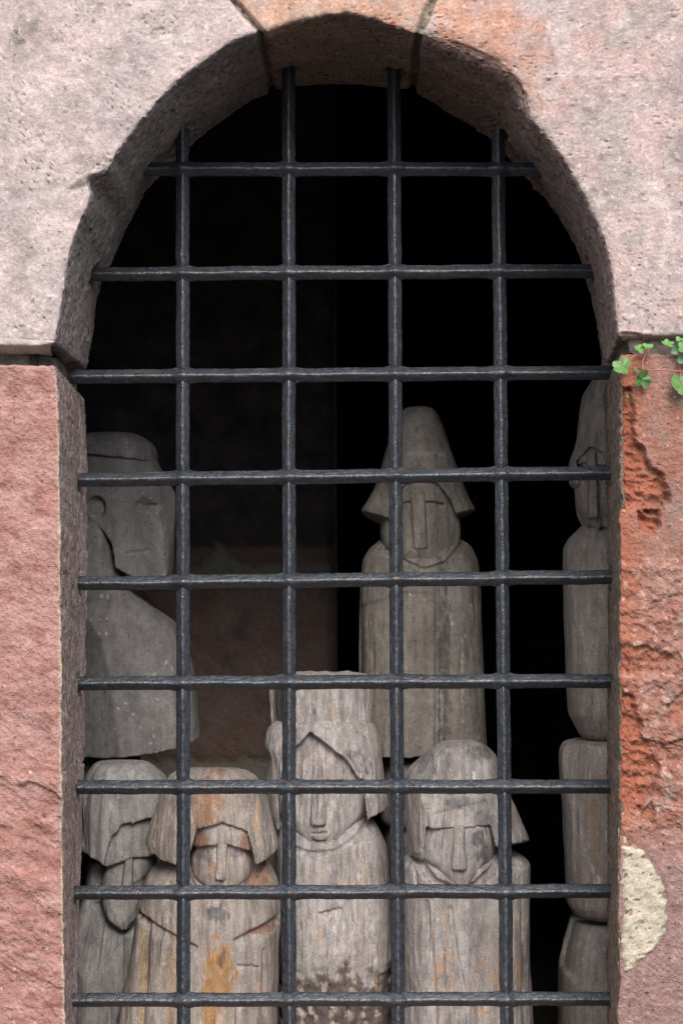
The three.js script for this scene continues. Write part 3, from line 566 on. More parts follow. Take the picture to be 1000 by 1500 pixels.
function figure(name, label, o, parts) {
  const s = sOf(o.z), floor = 0.4, baseRow = o.base ?? HZ + (EYE - floor) / s, base = wp(o.cx, baseRow, o.z);
  const t = thing(name, label, o.category ?? 'carved figure', [base.x, base.y, base.z], 'old carved wooden figures stored behind the grille');
  for (const [pn, f, plabel] of parts) {
    const [P, idx] = netMesh(f, o.cell ?? 2.2), n = P.length / 3, pos = new Float32Array(n * 3), col = new Float32Array(n * 3), uv = new Float32Array(n * 2), R = (o.R ?? 85) * s;
    for (let i = 0; i < n; i++) {
      const X = P[i * 3], Y = P[i * 3 + 1], Z = P[i * 3 + 2];
      pos[i * 3] = (X - o.cx) * s; pos[i * 3 + 1] = (baseRow - Y) * s; pos[i * 3 + 2] = Z * s;
      uv[i * 2] = Math.atan2(X - o.cx, Z + 20) * R + o.cx * 0.0137; uv[i * 2 + 1] = pos[i * 3 + 1] + o.cx * 0.0071;
      const c = o.color(X, Y, Z, pn); col[i * 3] = clamp(c[0], 0.004); col[i * 3 + 1] = clamp(c[1], 0.004); col[i * 3 + 2] = clamp(c[2], 0.004);
    }
    const g = new THREE.BufferGeometry(); g.setAttribute('position', new THREE.BufferAttribute(pos, 3)); g.setAttribute('color', new THREE.BufferAttribute(col, 3)); g.setAttribute('uv', new THREE.BufferAttribute(uv, 2));
    g.setIndex(idx); g.computeVertexNormals();
    const N = g.attributes.normal; if (!o.checked) { o.checked = 1; let d = 0; for (let i = 0; i < n; i++) d += N.getX(i) * pos[i * 3] + N.getZ(i) * pos[i * 3 + 2]; if (d < 0) console.log('inverted normals', name); }
    add(t, pn, g, o.mat ?? woodMat, plabel);
  }
  return t;
}
// weathered wood colours
function wood(X, Y, Z, o) {
  if (Z < -48) return o.base;
  const a = fbm(X / 26 + o.s, Y / 110, Z / 26, 4), b = noise(X / 4.5 + o.s, Y / 40, Z / 4.5), f = fbm(X / 9 + o.s, Y / 16, Z / 9 + 4, 3);
  let c = mix3(o.base, o.alt, clamp(0.5 + 0.9 * a));
  c = mul3(c, 1 + 0.1 * b + 0.2 * f);
  if (o.bleach) c = mix3(c, o.bcol ?? [0.62, 0.55, 0.51], o.bleach * sst(0.1, 0.45, fbm(X / 5 + o.s, Y / 24, Z / 5 + 7, 3) + 0.5 * fbm(X / 50, Y / 50, Z / 50 + o.s, 2)));
  if (o.orange) c = mix3(c, [0.6, 0.37, 0.22], o.orange * sst(0.3, 0.52, fbm(X / 6 + 5 + o.s, Y / 30, Z / 6, 3) + 0.45 * fbm(X / 55 + 9, Y / 90, Z / 50 + o.s, 2)));
  c = mix3(c, mul3(o.base, 0.4), (o.streak ?? 0.4) * sst(0.22, 0.55, fbm(X / 8 + 25 + o.s, Y / 75, Z / 8, 4)));
  if (o.stain) c = mix3(c, [0.1, 0.095, 0.1], o.stain * sst(0.25, 0.55, fbm(X / 26 + 15 + o.s, Y / 42, Z / 26, 4)));
  return mix3(c, [0.68, 0.65, 0.62], 0.85 * sst(0.53, 0.62, noise(X / 5 + 19 + o.s, Y / 7, Z / 5)) * sst(0.0, 0.3, noise(X / 40, Y / 40, o.s)));
}
const blob = (X, Y, cx, cy, rx, ry, w = 0.35, f = 9) => { // a stain with a ragged, grain-following outline
  const e = ell(X, Y, cx, cy, rx, ry); if (e > 2.2) return 0;
  return (1 - sst(0.72, 1.05, e + w * fbm(X / f, Y / (f * 2), 3, 3) + 0.45 * fbm(X / 3.6, Y / 15, 7, 3))) * (0.75 + 0.5 * clamp(fbm(X / 5, Y / 9, 4, 2) + 0.3));
};

// front right: page-boy hair, blunt fringe
{
  let hair = loft([[1083, 662, 692, 22, -12, 2.2], [1086, 648, 700, 34, -30], [1094, 636, 714, 52, -48], [1108, 616, 726, 70, -64, 2.3], [1135, 594, 734, 82, -76, 2.4], [1165, 591, 747, 86, -82, 2.5], [1195, 593, 760, 87, -84, 2.6], [1240, 597, 776, 88, -84, 2.8], [1252, 600, 776, 86, -80]]);
  hair = cutPoly(hair, [[621, 1205], [711, 1203], [722, 1250], [722, 1290], [615, 1290], [619, 1236]], 8);
  hair = cutPlane(hair, 0, -0.25, 1, 660, 1190, 77);
  hair = cutPlane(hair, 0.2, 1, 0.15, 745, 1238, 0);
  hair = carve(hair, (x, y, z) => z > 0 ? 3 * line(x, y, [705, 1166, 713, 1210, 722, 1245], 3) + 2.5 * line(x, y, [625, 1178, 622, 1206], 2.5) + 2.6 * ledge(x, y, 622, 1186, 707, 1165, 40) * sst(622, 632, x) + 2 * sst(688, 691, x) * sst(712, 708, x) * sst(1168, 1174, y) * sst(1206, 1202, y) : 0);
  hair = tool(carve(hair, (x, y, z) => -5 * Math.max(0, y - 1225) / 20 * noise(x / 4.5, 3, z / 7)), 2.3, 10, 60, 1);
  let face = loft([[1196, 616, 724, 74, -40, 3], [1206, 616, 724, 77, -40, 3], [1225, 613, 724, 84, -45, 3], [1248, 614, 720, 88, -45, 3], [1262, 628, 708, 88, -45, 3], [1278, 645, 694, 86, -45, 3], [1284, 655, 688, 84, -40, 3]]);
  face = cutPlane(face, -0.34, -0.12, 1, 640, 1240, 84); face = cutPlane(face, 0.36, -0.12, 1, 697, 1240, 84); face = cutPlane(face, 0, 0.3, 1, 660, 1274, 87);
  face = tool(face, 2, 16, 22, 2);
  const nose = tool(loft([[1200, 658, 677, 81, 40, 4], [1225, 657, 677, 89, 40, 4], [1259, 655, 679, 98, 40, 4], [1262, 656, 678, 96, 40, 4]]), 0.8, 8, 30, 3);
  let body = loft([[1238, 620, 740, 20, -40, 2.4], [1246, 602, 752, 52, -66, 2.6], [1256, 593, 768, 72, -78, 2.8], [1266, 589, 776, 80, -84, 3], [1330, 587, 774, 86, -86, 2.9], [1412, 588, 775, 88, -88, 2.8], [1440, 588, 778, 88, -88], [1520, 588, 781, 90, -90], [1790, 586, 784, 90, -90]]);
  body = carve(body, (x, y, z) => z > 0 ? 9 * line(x, y, [605, 1246, 632, 1281, 660, 1292, 690, 1287, 728, 1252], 8) + 2.5 * line(x, y, [605, 1262, 610, 1300], 3) + 2 * noise(x / 16, y / 200, 1) + 3.5 * line(x, y, [655, 1318, 662, 1380, 678, 1450, 684, 1520], 4.5) + 3 * line(x, y, [622, 1310, 632, 1420, 636, 1520], 4) + 4 * line(x, y, [757, 1290, 759, 1400, 762, 1520], 2.4) : 0);
  body = tool(body, 2.1, 12, 80, 4);
  figure('wooden_figure', 'front wooden figure with bowl-cut hair and blunt square fringe, right of the tall one', {
    cx: 682, z: -0.55, R: 95, color: (X, Y, Z, p) => {
      let c = wood(X, Y, Z, { s: 1.3, base: [0.34, 0.298, 0.276], alt: [0.45, 0.41, 0.39], bleach: p === 'body' ? 0.4 : 0.3, orange: 0, stain: 0.25 });
      if (p === 'body' && Z > -20) c = mix3(c, [0.62, 0.39, 0.23], 0.9 * sst(0.18, 0.36, noise(X / 6, Y / 60, 8) + 0.5 * fbm(X / 4, Y / 16, 8, 3)) * sst(1290, 1330, Y) * Math.max(blob(X, Y, 645, 1400, 22, 110), blob(X, Y, 712, 1430, 28, 90), 0.8 * blob(X, Y, 752, 1380, 10, 90)));
      if (p === 'face' || p === 'nose') c = mix3(c, [0.08, 0.08, 0.09], 0.75 * Math.max(blob(X, Y, 696, 1219, 12, 14), blob(X, Y, 702, 1238, 11, 12)));
      if (p === 'hair') { c = mix3(c, [0.13, 0.13, 0.135], 0.75 * Math.max(blob(X, Y, 700, 1188, 14, 20), blob(X, Y, 668, 1168, 22, 8), blob(X, Y, 622, 1118, 14, 24), blob(X, Y, 700, 1098, 22, 10), 0.6 * blob(X, Y, 648, 1120, 7, 26))); c = mix3(c, [0.75, 0.73, 0.7], blob(X, Y, 690, 1131, 2.6, 6)); }
      return c;
    } }, [['body', body], ['hair', hair], ['face', face], ['nose', nose]]);
}
// front left: hair flaring over the ears, orange stain on the breast
{
  let hair = loft([[1124, 286, 336, 22, -12, 2.2], [1127, 264, 356, 38, -34], [1136, 248, 374, 60, -58], [1152, 240, 386, 76, -70, 2.4], [1180, 229, 395, 84, -78, 2.5], [1210, 219, 402, 88, -82, 2.5], [1238, 213, 408, 88, -82, 2.5], [1262, 214, 407, 84, -78, 2.5]]);
  hair = cutPoly(hair, [[277, 1262], [295, 1205], [331, 1196], [365, 1209], [373, 1239], [379, 1280], [277, 1280]], 4);
  hair = cutPlane(hair, -0.16, 1, -0.28, 236, 1241, 40); hair = cutPlane(hair, 0.22, 1, -0.22, 380, 1251, 40);
  hair = carve(hair, (x, y, z) => 2.4 * sst(0.1, 0.6, noise(x / 5.5, y / 150, z / 6 + 5)) * sst(1150, 1190, y) * (x < 300 ? 1 : 0.6) + (z > 0 ? 1.5 * line(x, y, [284, 1160, 292, 1205], 2) : 0));
  hair = tool(hair, 1.9, 8, 60, 5);
  let face = loft([[1190, 284, 372, 78, -30, 3], [1226, 282, 376, 83, -40, 3], [1250, 277, 378, 85, -45, 2.6], [1272, 280, 374, 87, -45, 2.6], [1288, 296, 362, 86, -42, 2.6], [1299, 316, 346, 80, -30, 2.6]]);
  face = carve(face, (x, y, z) => { if (z < 0) return 0; // brow overhanging the eyes
    const yb = x < 331 ? lerp(1232, 1227, clamp((x - 289) / 37)) : lerp(1227, 1239, clamp((x - 338) / 33)); return 8 * sst(yb - 1, yb + 2, y) * clamp(1 - (y - yb) / 46); });
  face = cutPlane(face, -0.45, 0.1, 1, 296, 1260, 77); face = cutPlane(face, 0.45, 0.1, 1, 361, 1260, 77); face = cutPlane(face, 0, 0.5, 1, 330, 1288, 85);
  face = tool(face, 2, 16, 22, 6);
  const nose = tool(loft([[1224, 322, 338, 83, 40, 5], [1250, 321, 337, 86, 40, 5], [1274, 319, 337, 94, 40, 5], [1277, 320, 336, 93, 40, 5]]), 0.7, 8, 30, 7);
  let body = loft([[1254, 250, 384, 20, -50, 2.3], [1262, 234, 392, 46, -66, 2.4], [1274, 220, 400, 64, -76, 2.5], [1296, 209, 408, 78, -84, 2.6], [1330, 203, 411, 84, -88, 2.7], [1420, 187, 408, 88, -90, 2.7], [1500, 171, 404, 90, -92, 2.7], [1790, 150, 402, 92, -94, 2.7]]);
  body = carve(body, (x, y, z) => z < -10 ? 0 : 6.5 * ledge(x, y, 206, 1328, 296, 1372, 20) + 8 * ledge(x, y, 346, 1362, 412, 1333, 22) + 4.5 * line(x, y, [224, 1338, 222, 1420, 214, 1520], 4.5) + 2.5 * noise(x / 14, y / 180, 3) + 4 * line(x, y, [352, 1400, 366, 1401, 380, 1404], 2) + 3 * line(x, y, [388, 1380, 386, 1470, 389, 1520], 2.4) + 7 * line(x, y, [276, 1268, 290, 1296, 330, 1310, 360, 1298, 382, 1262], 8));
  body = tool(body, 2, 11, 80, 8);
  figure('wooden_figure', 'front wooden figure with flared hair and an orange stain on its breast', {
    cx: 308, z: -0.54, R: 100, color: (X, Y, Z, p) => {
      let c = wood(X, Y, Z, { s: 4.1, base: [0.31, 0.255, 0.22], alt: [0.45, 0.395, 0.355], bleach: 0.35, orange: 0.12, stain: 0.1 });
      if (p === 'hair') { c = mix3(c, [0.33, 0.15, 0.075], 0.75 * Math.max(blob(X, Y, 312, 1165, 22, 42, 0.6), 0.8 * blob(X, Y, 298, 1190, 12, 30, 0.6))); c = mix3(c, [0.62, 0.42, 0.28], 0.85 * blob(X, Y, 379, 1192, 5, 32, 0.6)); }
      if (p === 'face') { c = mix3(c, [0.33, 0.14, 0.07], 0.7 * Math.max(blob(X, Y, 362, 1226, 10, 18), blob(X, Y, 300, 1222, 12, 14), 0.8 * blob(X, Y, 316, 1262, 7, 14))); c = mix3(c, [0.1, 0.1, 0.11], 0.6 * Math.max(blob(X, Y, 306, 1243, 14, 10), blob(X, Y, 349, 1243, 9, 9))); }
      if (p === 'body' && Z > 0) {
        c = mix3(c, [0.3, 0.13, 0.065], 0.75 * Math.max(blob(X, Y, 380, 1282, 20, 22), blob(X, Y, 384, 1352, 26, 6)));
        c = mix3(c, [0.09, 0.09, 0.1], 0.75 * blob(X, Y, 323, 1325, 18, 14));
        const o = Math.max(blob(X, Y, 326, 1416, 26, 52, 0.4), blob(X, Y, 322, 1386, 10, 16), blob(X, Y, 312, 1480, 14, 90, 0.6), 0.6 * blob(X, Y, 258, 1440, 6, 90, 0.7));
        c = mix3(c, mix3([0.42, 0.19, 0.05], [0.5, 0.29, 0.11], clamp(0.5 + noise(X / 8, Y / 14, 1))), o * 0.9);
        c = mix3(c, [0.12, 0.06, 0.03], 0.7 * blob(X, Y, 330, 1390, 6, 12)); c = mix3(c, [0.44, 0.3, 0.14], 0.7 * blob(X, Y, 216, 1430, 6, 110, 0.5));
        c = mix3(c, [0.66, 0.46, 0.36], 0.8 * Math.max(blob(X, Y, 383, 1438, 5, 16, 0.6), blob(X, Y, 326, 1482, 4, 26, 0.6), blob(X, Y, 244, 1494, 12, 12, 0.6)));
      }
      return c;
    } }, [['body', body], ['hair', hair], ['face', face], ['nose', nose]]);
}
// front centre: tall, crowned, pointed arch over the face
{
  let crown = loft([[983, 436, 512, 30, -10, 2.5], [987, 412, 536, 46, -40, 3], [994, 397, 544, 56, -50, 3], [1020, 395, 546, 60, -54, 3], [1066, 398, 546, 62, -54, 3]]);
  crown = carve(crown, (x, y, z) => 3 * noise(x / 20, 2, 1) * sst(1000, 985, y) + (z > 0 ? 7 * sst(418, 411, x) * sst(396, 401, x) : 0)); crown = tool(crown, 1.6, 11, 60, 9);
  let hair = loft([[1043, 482, 526, 30, -10, 2.3], [1048, 430, 536, 52, -40, 2.6], [1056, 402, 545, 68, -60, 2.8], [1070, 391, 553, 76, -68, 2.9], [1090, 388, 558, 80, -72, 2.9], [1112, 393, 560, 82, -74, 2.9], [1145, 390, 564, 84, -74, 2.9], [1180, 392, 569, 86, -74, 2.9], [1216, 402, 566, 84, -70, 2.8]]);
  const FACE = [[455, 1066], [503, 1103], [530, 1140], [537, 1190], [540, 1260], [412, 1260], [410, 1150], [418, 1108]];
  hair = cutPoly(hair, FACE, 30); hair = cutPlane(hair, 0.42, 1, 0, 567, 1180, 0); hair = cutPlane(hair, -0.6, 1, 0, 404, 1206, 0);
  hair = carve(hair, (x, y, z) => z > 0 ? 2.6 * line(x, y, [505, 1096, 528, 1130, 541, 1170], 3) + 1.5 * line(x, y, [520, 1062, 536, 1075], 3) : 0); hair = tool(hair, 2.2, 13, 60, 10);
  let face = loft([[1058, 430, 500, 52, -20, 3], [1090, 412, 530, 65, -40, 3], [1130, 405, 545, 71, -50, 3], [1185, 408, 536, 77, -50, 2.8], [1202, 418, 526, 77, -50, 2.6], [1220, 432, 514, 75, -46, 2.6], [1236, 454, 488, 70, -30, 2.6]]);
  face = cutPlane(face, -0.55, 0.1, 1, 425, 1190, 66); face = cutPlane(face, 0.6, 0.12, 1, 512, 1190, 66);
  face = carve(face, (x, y, z) => z < 0 ? 0 : 2.5 * line(x, y, [458, 1212, 480, 1211], 2.2) + 2.2 * line(x, y, [459, 1223, 478, 1223], 2.2) - 3 * (1 - sst(0.8, 1.1, ell(x, y, 469, 1212, 13, 11))) + 1.5 * line(x, y, [486, 1200, 488, 1236], 2)); face = tool(face, 1.2, 10, 50, 11);
  const nose = tool(loft([[1115, 459, 473, 76, 40, 4], [1150, 457, 475, 80, 40, 4], [1196, 455, 479, 88, 40, 4], [1200, 456, 478, 86, 40, 4]]), 0.8, 8, 30, 12);
  let body = loft([[1186, 430, 532, 40, -50, 2.3], [1196, 416, 542, 58, -62, 2.5], [1215, 406, 556, 70, -72, 2.6], [1245, 402, 567, 78, -78, 2.7], [1294, 404, 571, 82, -82, 2.7], [1345, 408, 574, 84, -84, 2.7], [1500, 408, 576, 86, -86, 2.7], [1790, 406, 578, 88, -88, 2.7]]);
  body = carve(body, (x, y, z) => z < -10 ? 0 : 7 * ledge(x, y, 522, 1297, 578, 1290, 16) + 6 * ledge(x, y, 466, 1325, 500, 1317, 12) + 4 * line(x, y, [424, 1232, 455, 1242, 490, 1240, 520, 1222, 540, 1196], 6) + 2 * noise(x / 18, y / 200, 6)
    + sst(1380, 1420, y + 30 * noise(x / 20, y / 30, 1)) * (3 * fbm(x / 9, y / 12, 4, 3) + 2)); body = tool(body, 2.1, 11, 70, 13);
  figure('wooden_figure', 'tall front wooden figure with a flat crown and a pointed arch over its face', {
    cx: 487, z: -0.66, R: 88, color: (X, Y, Z, p) => {
      let c = wood(X, Y, Z, { s: 7.7, base: [0.36, 0.32, 0.305], alt: [0.47, 0.435, 0.42], bleach: 0.6, orange: 0.22, bcol: [0.7, 0.62, 0.58] });
      if (Z > 0) c = mix3(c, [0.09, 0.08, 0.075], 0.7 * sst(0.15, 0.4, fbm(X / 5, Y / 12, 3, 3)) * Math.max(blob(X, Y, 525, 1120, 26, 44, 0.5), blob(X, Y, 465, 1040, 12, 6)));
      if (p === 'crown') { c = mix3(c, [0.62, 0.42, 0.3], 0.8 * blob(X, Y, 488, 1034, 5, 14, 0.6)); c = mix3(c, [0.1, 0.08, 0.07], 0.8 * (1 - sst(412, 417, X)) * sst(397, 401, X)); }
      if (p === 'body' && Z > -10) {
        const d = sst(1388, 1412, Y + 52 * fbm(X / 26, Y / 34, 1, 5) - 10);
        c = mix3(c, mix3([0.07, 0.05, 0.04], [0.15, 0.11, 0.09], clamp(0.5 + fbm(X / 12, Y / 16, 2, 3))), d * 0.92);
        c = mix3(c, [0.55, 0.46, 0.39], 0.8 * sst(0.16, 0.42, fbm(X / 15 + 3, Y / 20, 6, 5)) * sst(1370, 1400, Y)); c = mix3(c, [0.66, 0.58, 0.54], 0.6 * sst(0.1, 0.4, fbm(X / 8 + 3, Y / 22, 16, 4)) * sst(1300, 1330, Y) * (1 - sst(1390, 1430, Y)));
        c = mix3(c, [0.62, 0.42, 0.27], 0.75 * sst(0.15, 0.4, fbm(X / 6 + 3, Y / 14, 9, 4)) * Math.max(blob(X, Y, 510, 1272, 40, 20, 0.7), blob(X, Y, 466, 1350, 10, 40, 0.7), blob(X, Y, 499, 1395, 5, 18), blob(X, Y, 553, 1430, 5, 24)));
      }
      return c;
    } }, [['body', body], ['crown', crown], ['hair', hair], ['face', face], ['nose', nose]]);
}
// far left: grey figure turned to the right under a bowl of hair
{
  let hair = loft([[1113, 158, 200, 20, -10, 2.2], [1116, 142, 216, 42, -36], [1124, 134, 228, 58, -54], [1140, 124, 244, 74, -70, 2.4], [1165, 118, 254, 82, -76, 2.5], [1200, 116, 256, 84, -78, 2.5], [1262, 118, 252, 82, -76, 2.5]]);
  hair = cutPoly(hair, [[159, 1266], [175, 1216], [187, 1200], [224, 1193], [275, 1188], [275, 1290], [150, 1290]], -40);
  hair = cutPlane(hair, -0.6, 1, 0.1, 159, 1262, 40);
  hair = carve(hair, (x, y, z) => 2 * Math.abs(Math.sin(x / 7.5 + z / 11)) * sst(1135, 1165, y) + (z > 0 ? 2 * line(x, y, [126, 1180, 130, 1230], 3) : 0)); hair = tool(hair, 1.5, 9, 40, 14);
  let face = loft([[1180, 146, 240, 68, -50, 3], [1212, 150, 240, 73, -50, 3], [1255, 150, 234, 80, -50, 3], [1300, 150, 224, 86, -46, 2.8], [1335, 160, 212, 88, -40, 2.6], [1349, 180, 200, 84, -20, 2.4]]);
  face = carve(face, (x, y, z) => { if (z < -20) return 0; const yb = lerp(1260, 1246, clamp((x - 166) / 38)); return 8 * sst(yb - 1, yb + 2, y) * clamp(1 - (y - yb) / 46); });
  face = carve(face, (x, y, z) => z > 0 ? 3 * sst(1288, 1296, y + (x - 186) * 0.5) * clamp(1 - (y - 1290) / 40) : 0); face = cutPlane(face, 0.55, -0.1, 1, 204, 1270, 78); const noseF = tool(loft([[1244, 191, 203, 74, 30, 4], [1262, 189, 204, 84, 30, 4], [1292, 186, 205, 95, 30, 4], [1297, 188, 204, 92, 30, 4]]), 0.8, 8, 30, 34); face = tool(face, 1.2, 14, 16, 15);
  let body = loft([[1262, 128, 176, 20, -60, 2.4], [1300, 124, 192, 36, -66, 2.4], [1330, 116, 226, 58, -74, 2.5], [1365, 110, 248, 76, -80, 2.6], [1420, 106, 256, 80, -82, 2.6], [1520, 104, 262, 82, -84, 2.6], [1790, 102, 264, 84, -84, 2.6]]);
  body = cutPlane(body, -0.5, -0.35, 1, 150, 1380, 62); body = carve(body, (x, y, z) => z < 0 ? 0 : 5 * line(x, y, [148, 1320, 166, 1344, 186, 1354, 205, 1346], 6) + 3 * line(x, y, [150, 1264, 152, 1310], 3)); body = tool(body, 1.5, 12, 40, 16);
  figure('wooden_figure', 'grey front figure by the left jamb, face turned right under bowl-cut hair', {
    cx: 186, z: -0.74, R: 80, color: (X, Y, Z, p) => wood(X, Y, Z, { s: 9.9, base: [0.33, 0.312, 0.303], alt: [0.43, 0.41, 0.4], bleach: 0.15, stain: 0.2 }) }, [['body', body], ['hair', hair], ['face', face], ['nose', noseF]]);
}
// upper left: capped head in three-quarter view above a broad cloak
{
  let cap = loft([[633, 148, 182, 24, -12, 2.2], [636, 128, 200, 44, -34, 2.3], [643, 108, 214, 58, -54, 2.5], [654, 100, 227, 66, -64, 2.6], [668, 97, 231, 70, -66, 2.6], [684, 97, 229, 70, -66, 2.6]]);
  cap = cutPlane(cap, -0.1, 1, 0.05, 200, 676, 60); cap = tool(cap, 1.3, 16, 16, 17);
  let head = loft([[664, 106, 226, 60, -60, 2.5], [690, 104, 238, 66, -62, 2.5], [714, 104, 253, 72, -62, 2.5], [728, 106, 259, 74, -62, 2.5], [770, 110, 258, 76, -60, 2.6], [800, 116, 256, 76, -58, 2.7], [838, 136, 253, 74, -50, 2.8], [858, 152, 246, 68, -40, 2.8]]);
  head = cutPlane(head, 1, -0.2, 0.5, 252, 740, 26); head = cutPlane(head, 0.3, 0.1, 1, 215, 780, 66);
  head = cutPoly(head, [[90, 790], [150, 772], [160, 780], [172, 800], [176, 832], [200, 846], [196, 870], [90, 870]], -70);
  head = carve(head, (x, y, z) => z < -30 ? 0 : 9 * (1 - sst(0.75, 1.05, ell(x, y, 149, 746, 15, 17))) - 5 * (1 - sst(0.85, 1.02, ell(x, y, 146, 750, 11, 13))) + 2.5 * line(x, y, [192, 812, 222, 808], 2.6) + 3 * (1 - sst(0.5, 1, ell(x, y, 219, 742, 17, 12))) + 4 * ledge(x, y, 208, 738, 236, 742, 34) + 1.5 * line(x, y, [236, 742, 232, 840], 3));
  head = tool(head, 1.3, 22, 26, 18);
  let body = loft([[766, 104, 170, 74, -56, 3], [830, 104, 178, 76, -58, 3], [862, 102, 196, 76, -64, 2.7], [885, 96, 220, 70, -72, 2.5], [914, 84, 258, 82, -82, 2.6], [945, 78, 273, 90, -88, 2.7], [985, 74, 285, 94, -92, 2.7], [1042, 70, 290, 96, -94, 2.7], [1098, 66, 295, 98, -96, 2.8], [1118, 66, 295, 98, -96, 2.8]]);
  body = cutPlane(body, 0.12, 1, -0.14, 262, 1092, 80); body = cutPlane(body, -0.7, 0.06, 1, 160, 960, 88); body = tool(body, 1.4, 26, 34, 19);
  figure('wooden_figure', 'capped wooden figure in a wide cloak standing behind at the upper left', {
    cx: 180, z: -0.98, base: 1104, R: 100, mat: dustyWood, cell: 2.6, color: (X, Y, Z, p) => wood(X, Y, Z, { s: 12.4, base: [0.21, 0.195, 0.192], alt: [0.29, 0.272, 0.268], stain: 0.1, bleach: 0.1, bcol: [0.38, 0.36, 0.355], streak: 0.15 }) }, [['body', body], ['head', head], ['cap', cap]]);
  let log = tool(loft([[1104, 118, 206, 40, -40, 2.4], [1300, 116, 210, 50, -50, 2.4], [1760, 114, 212, 54, -54, 2.4]]), 1.2, 14, 60, 20);
  figure('wooden_log', 'dark upright log under the cloaked figure, behind the grey bowl-haired one', { cx: 162, z: -0.98, R: 50, cell: 3.2, category: 'log', color: (X, Y, Z) => wood(X, Y, Z, { s: 14.4, base: [0.08, 0.07, 0.06], alt: [0.12, 0.1, 0.09] }) }, [['trunk', log]]);
}
// upper middle: tall hood, long straight nose
{
  let hood = loft([[596, 602, 624, 18, -8, 2.2], [599, 591, 634, 30, -26, 2.2], [610, 583, 642, 42, -38], [628, 575, 650, 52, -46], [655, 566, 659, 60, -54], [690, 556, 671, 70, -60, 2.3], [712, 549, 679, 74, -62, 2.3], [735, 537, 689, 76, -62, 2.3], [749, 529, 696, 76, -60, 2.3], [776, 548, 680, 66, -50, 2.3]]);
  hood = cutPoly(hood, [[568, 800], [572, 738], [592, 712], [613, 704], [636, 711], [657, 736], [668, 770], [668, 800]], 12);
  hood = cutPlane(hood, 0.4, 1, 0.1, 694, 750, 0); hood = cutPlane(hood, -0.4, 1, 0.1, 532, 754, 0);
  hood = tool(hood, 1.2, 20, 40, 21);
  let face = loft([[690, 575, 655, 58, -30, 2.5], [712, 565, 662, 66, -45, 2.6], [738, 559, 668, 69, -50, 2.7], [780, 556, 674, 72, -50, 2.7], [800, 560, 670, 76, -48, 2.7], [818, 576, 650, 78, -40, 2.7], [830, 604, 636, 72, -20, 2.5]]);
  face = cutPlane(face, 0.8, 0, 1, 646, 760, 58); face = cutPlane(face, -0.8, 0, 1, 572, 760, 60); face = cutPlane(face, 0, 0.5, 1, 612, 808, 76);
  face = carve(face, (x, y, z) => z < 0 ? 0 : 7 * ledge(x, y, 621, 737, 648, 740, 11) * sst(620, 622, x) + 7 * ledge(x, y, 576, 742, 599, 737, 11) + 2.4 * line(x, y, [599, 740, 603, 808], 2.6) + 2.6 * line(x, y, [621, 738, 624, 808], 2.6)); face = tool(face, 1.1, 18, 26, 22);
  const nose = tool(loft([[716, 598, 620, 67, 30, 5], [738, 598.5, 620.5, 74, 30, 5], [790, 601, 623, 80, 30, 5], [806, 602, 624, 80, 30, 5]]), 0.6, 8, 30, 23);
  let body = loft([[786, 562, 664, 30, -40, 2.3], [794, 552, 682, 48, -56, 2.4], [806, 539, 693, 62, -66, 2.5], [826, 530, 700, 74, -74, 2.6], [856, 528, 703, 80, -78, 2.7], [924, 525, 706, 84, -80, 2.7], [1000, 526, 709, 86, -82, 2.7], [1106, 530, 713, 88, -84, 2.8]]);
  body = carve(body, (x, y, z) => z < 0 ? 0 : 5 * line(x, y, [637, 850, 636, 1106], 5) + 3 * sst(636, 640, x) * sst(662, 650, x) * sst(850, 880, y) + 2.5 * sst(860, 880, y) * Math.max(0, noise(x / 13, y / 300, 2)) + 6 * line(x, y, [566, 806, 590, 826, 618, 838, 650, 828, 676, 798], 7) + 2 * sst(878, 884, y + 14 * Math.cos((x - 610) / 40)) * (x < 638 ? 1 : 0)); body = tool(body, 1.9, 15, 90, 24);
  figure('wooden_figure', 'hooded wooden figure with a long straight nose, upper middle of the window', {
    cx: 617, z: -0.95, base: 1106, R: 88, mat: dustyWood, cell: 2.1, color: (X, Y, Z, p) => {
      let c = wood(X, Y, Z, { s: 17.1, base: [0.28, 0.24, 0.208], alt: [0.37, 0.33, 0.292], bleach: 0.15, bcol: [0.46, 0.42, 0.38], stain: 0.1 });
      if (p === 'hood') c = mix3(c, [0.5, 0.47, 0.43], 0.75 * Math.max(blob(X, Y, 612, 669, 22, 4.5, 0.5, 5), 0.8 * blob(X, Y, 643, 669, 5, 3.5, 0.5, 4)));
      if (p === 'body') { c = mix3(c, [0.09, 0.085, 0.08], 0.7 * blob(X, Y, 645, 985, 10, 160, 0.7)); c = mix3(c, [0.55, 0.52, 0.48], 0.8 * Math.max(blob(X, Y, 672, 985, 1.5, 60, 0.9, 5), blob(X, Y, 698, 1000, 1.5, 70, 0.9, 5), 0.7 * blob(X, Y, 642, 1030, 2, 60, 0.9, 5))); }
      return c;
    } }, [['body', body], ['hood', hood], ['face', face], ['nose', nose]]);
  // what it stands on: another figure, seen only in slivers
  let b2 = tool(loft([[1200, 566, 700, 60, -60, 2.5], [1240, 562, 712, 76, -76, 2.7], [1760, 560, 716, 80, -80, 2.7]]), 1.4, 12, 60, 25);
  let h2 = loft([[1110, 576, 692, 40, -50, 2.6], [1117, 563, 704, 66, -66, 2.8], [1150, 558, 712, 74, -72, 2.8], [1196, 556, 716, 78, -76, 2.8], [1206, 560, 712, 74, -70, 2.8]]); h2 = tool(h2, 1.5, 12, 60, 26);
  figure('wooden_figure', 'wooden figure seen only in a sliver between the tall front one and its right neighbour', { cx: 636, z: -0.95, R: 80, cell: 2.8, color: (X, Y, Z) => wood(X, Y, Z, { s: 19.4, base: [0.22, 0.19, 0.17], alt: [0.3, 0.26, 0.235], bleach: 0.2 }) }, [['body', b2], ['hair', h2]]);
}
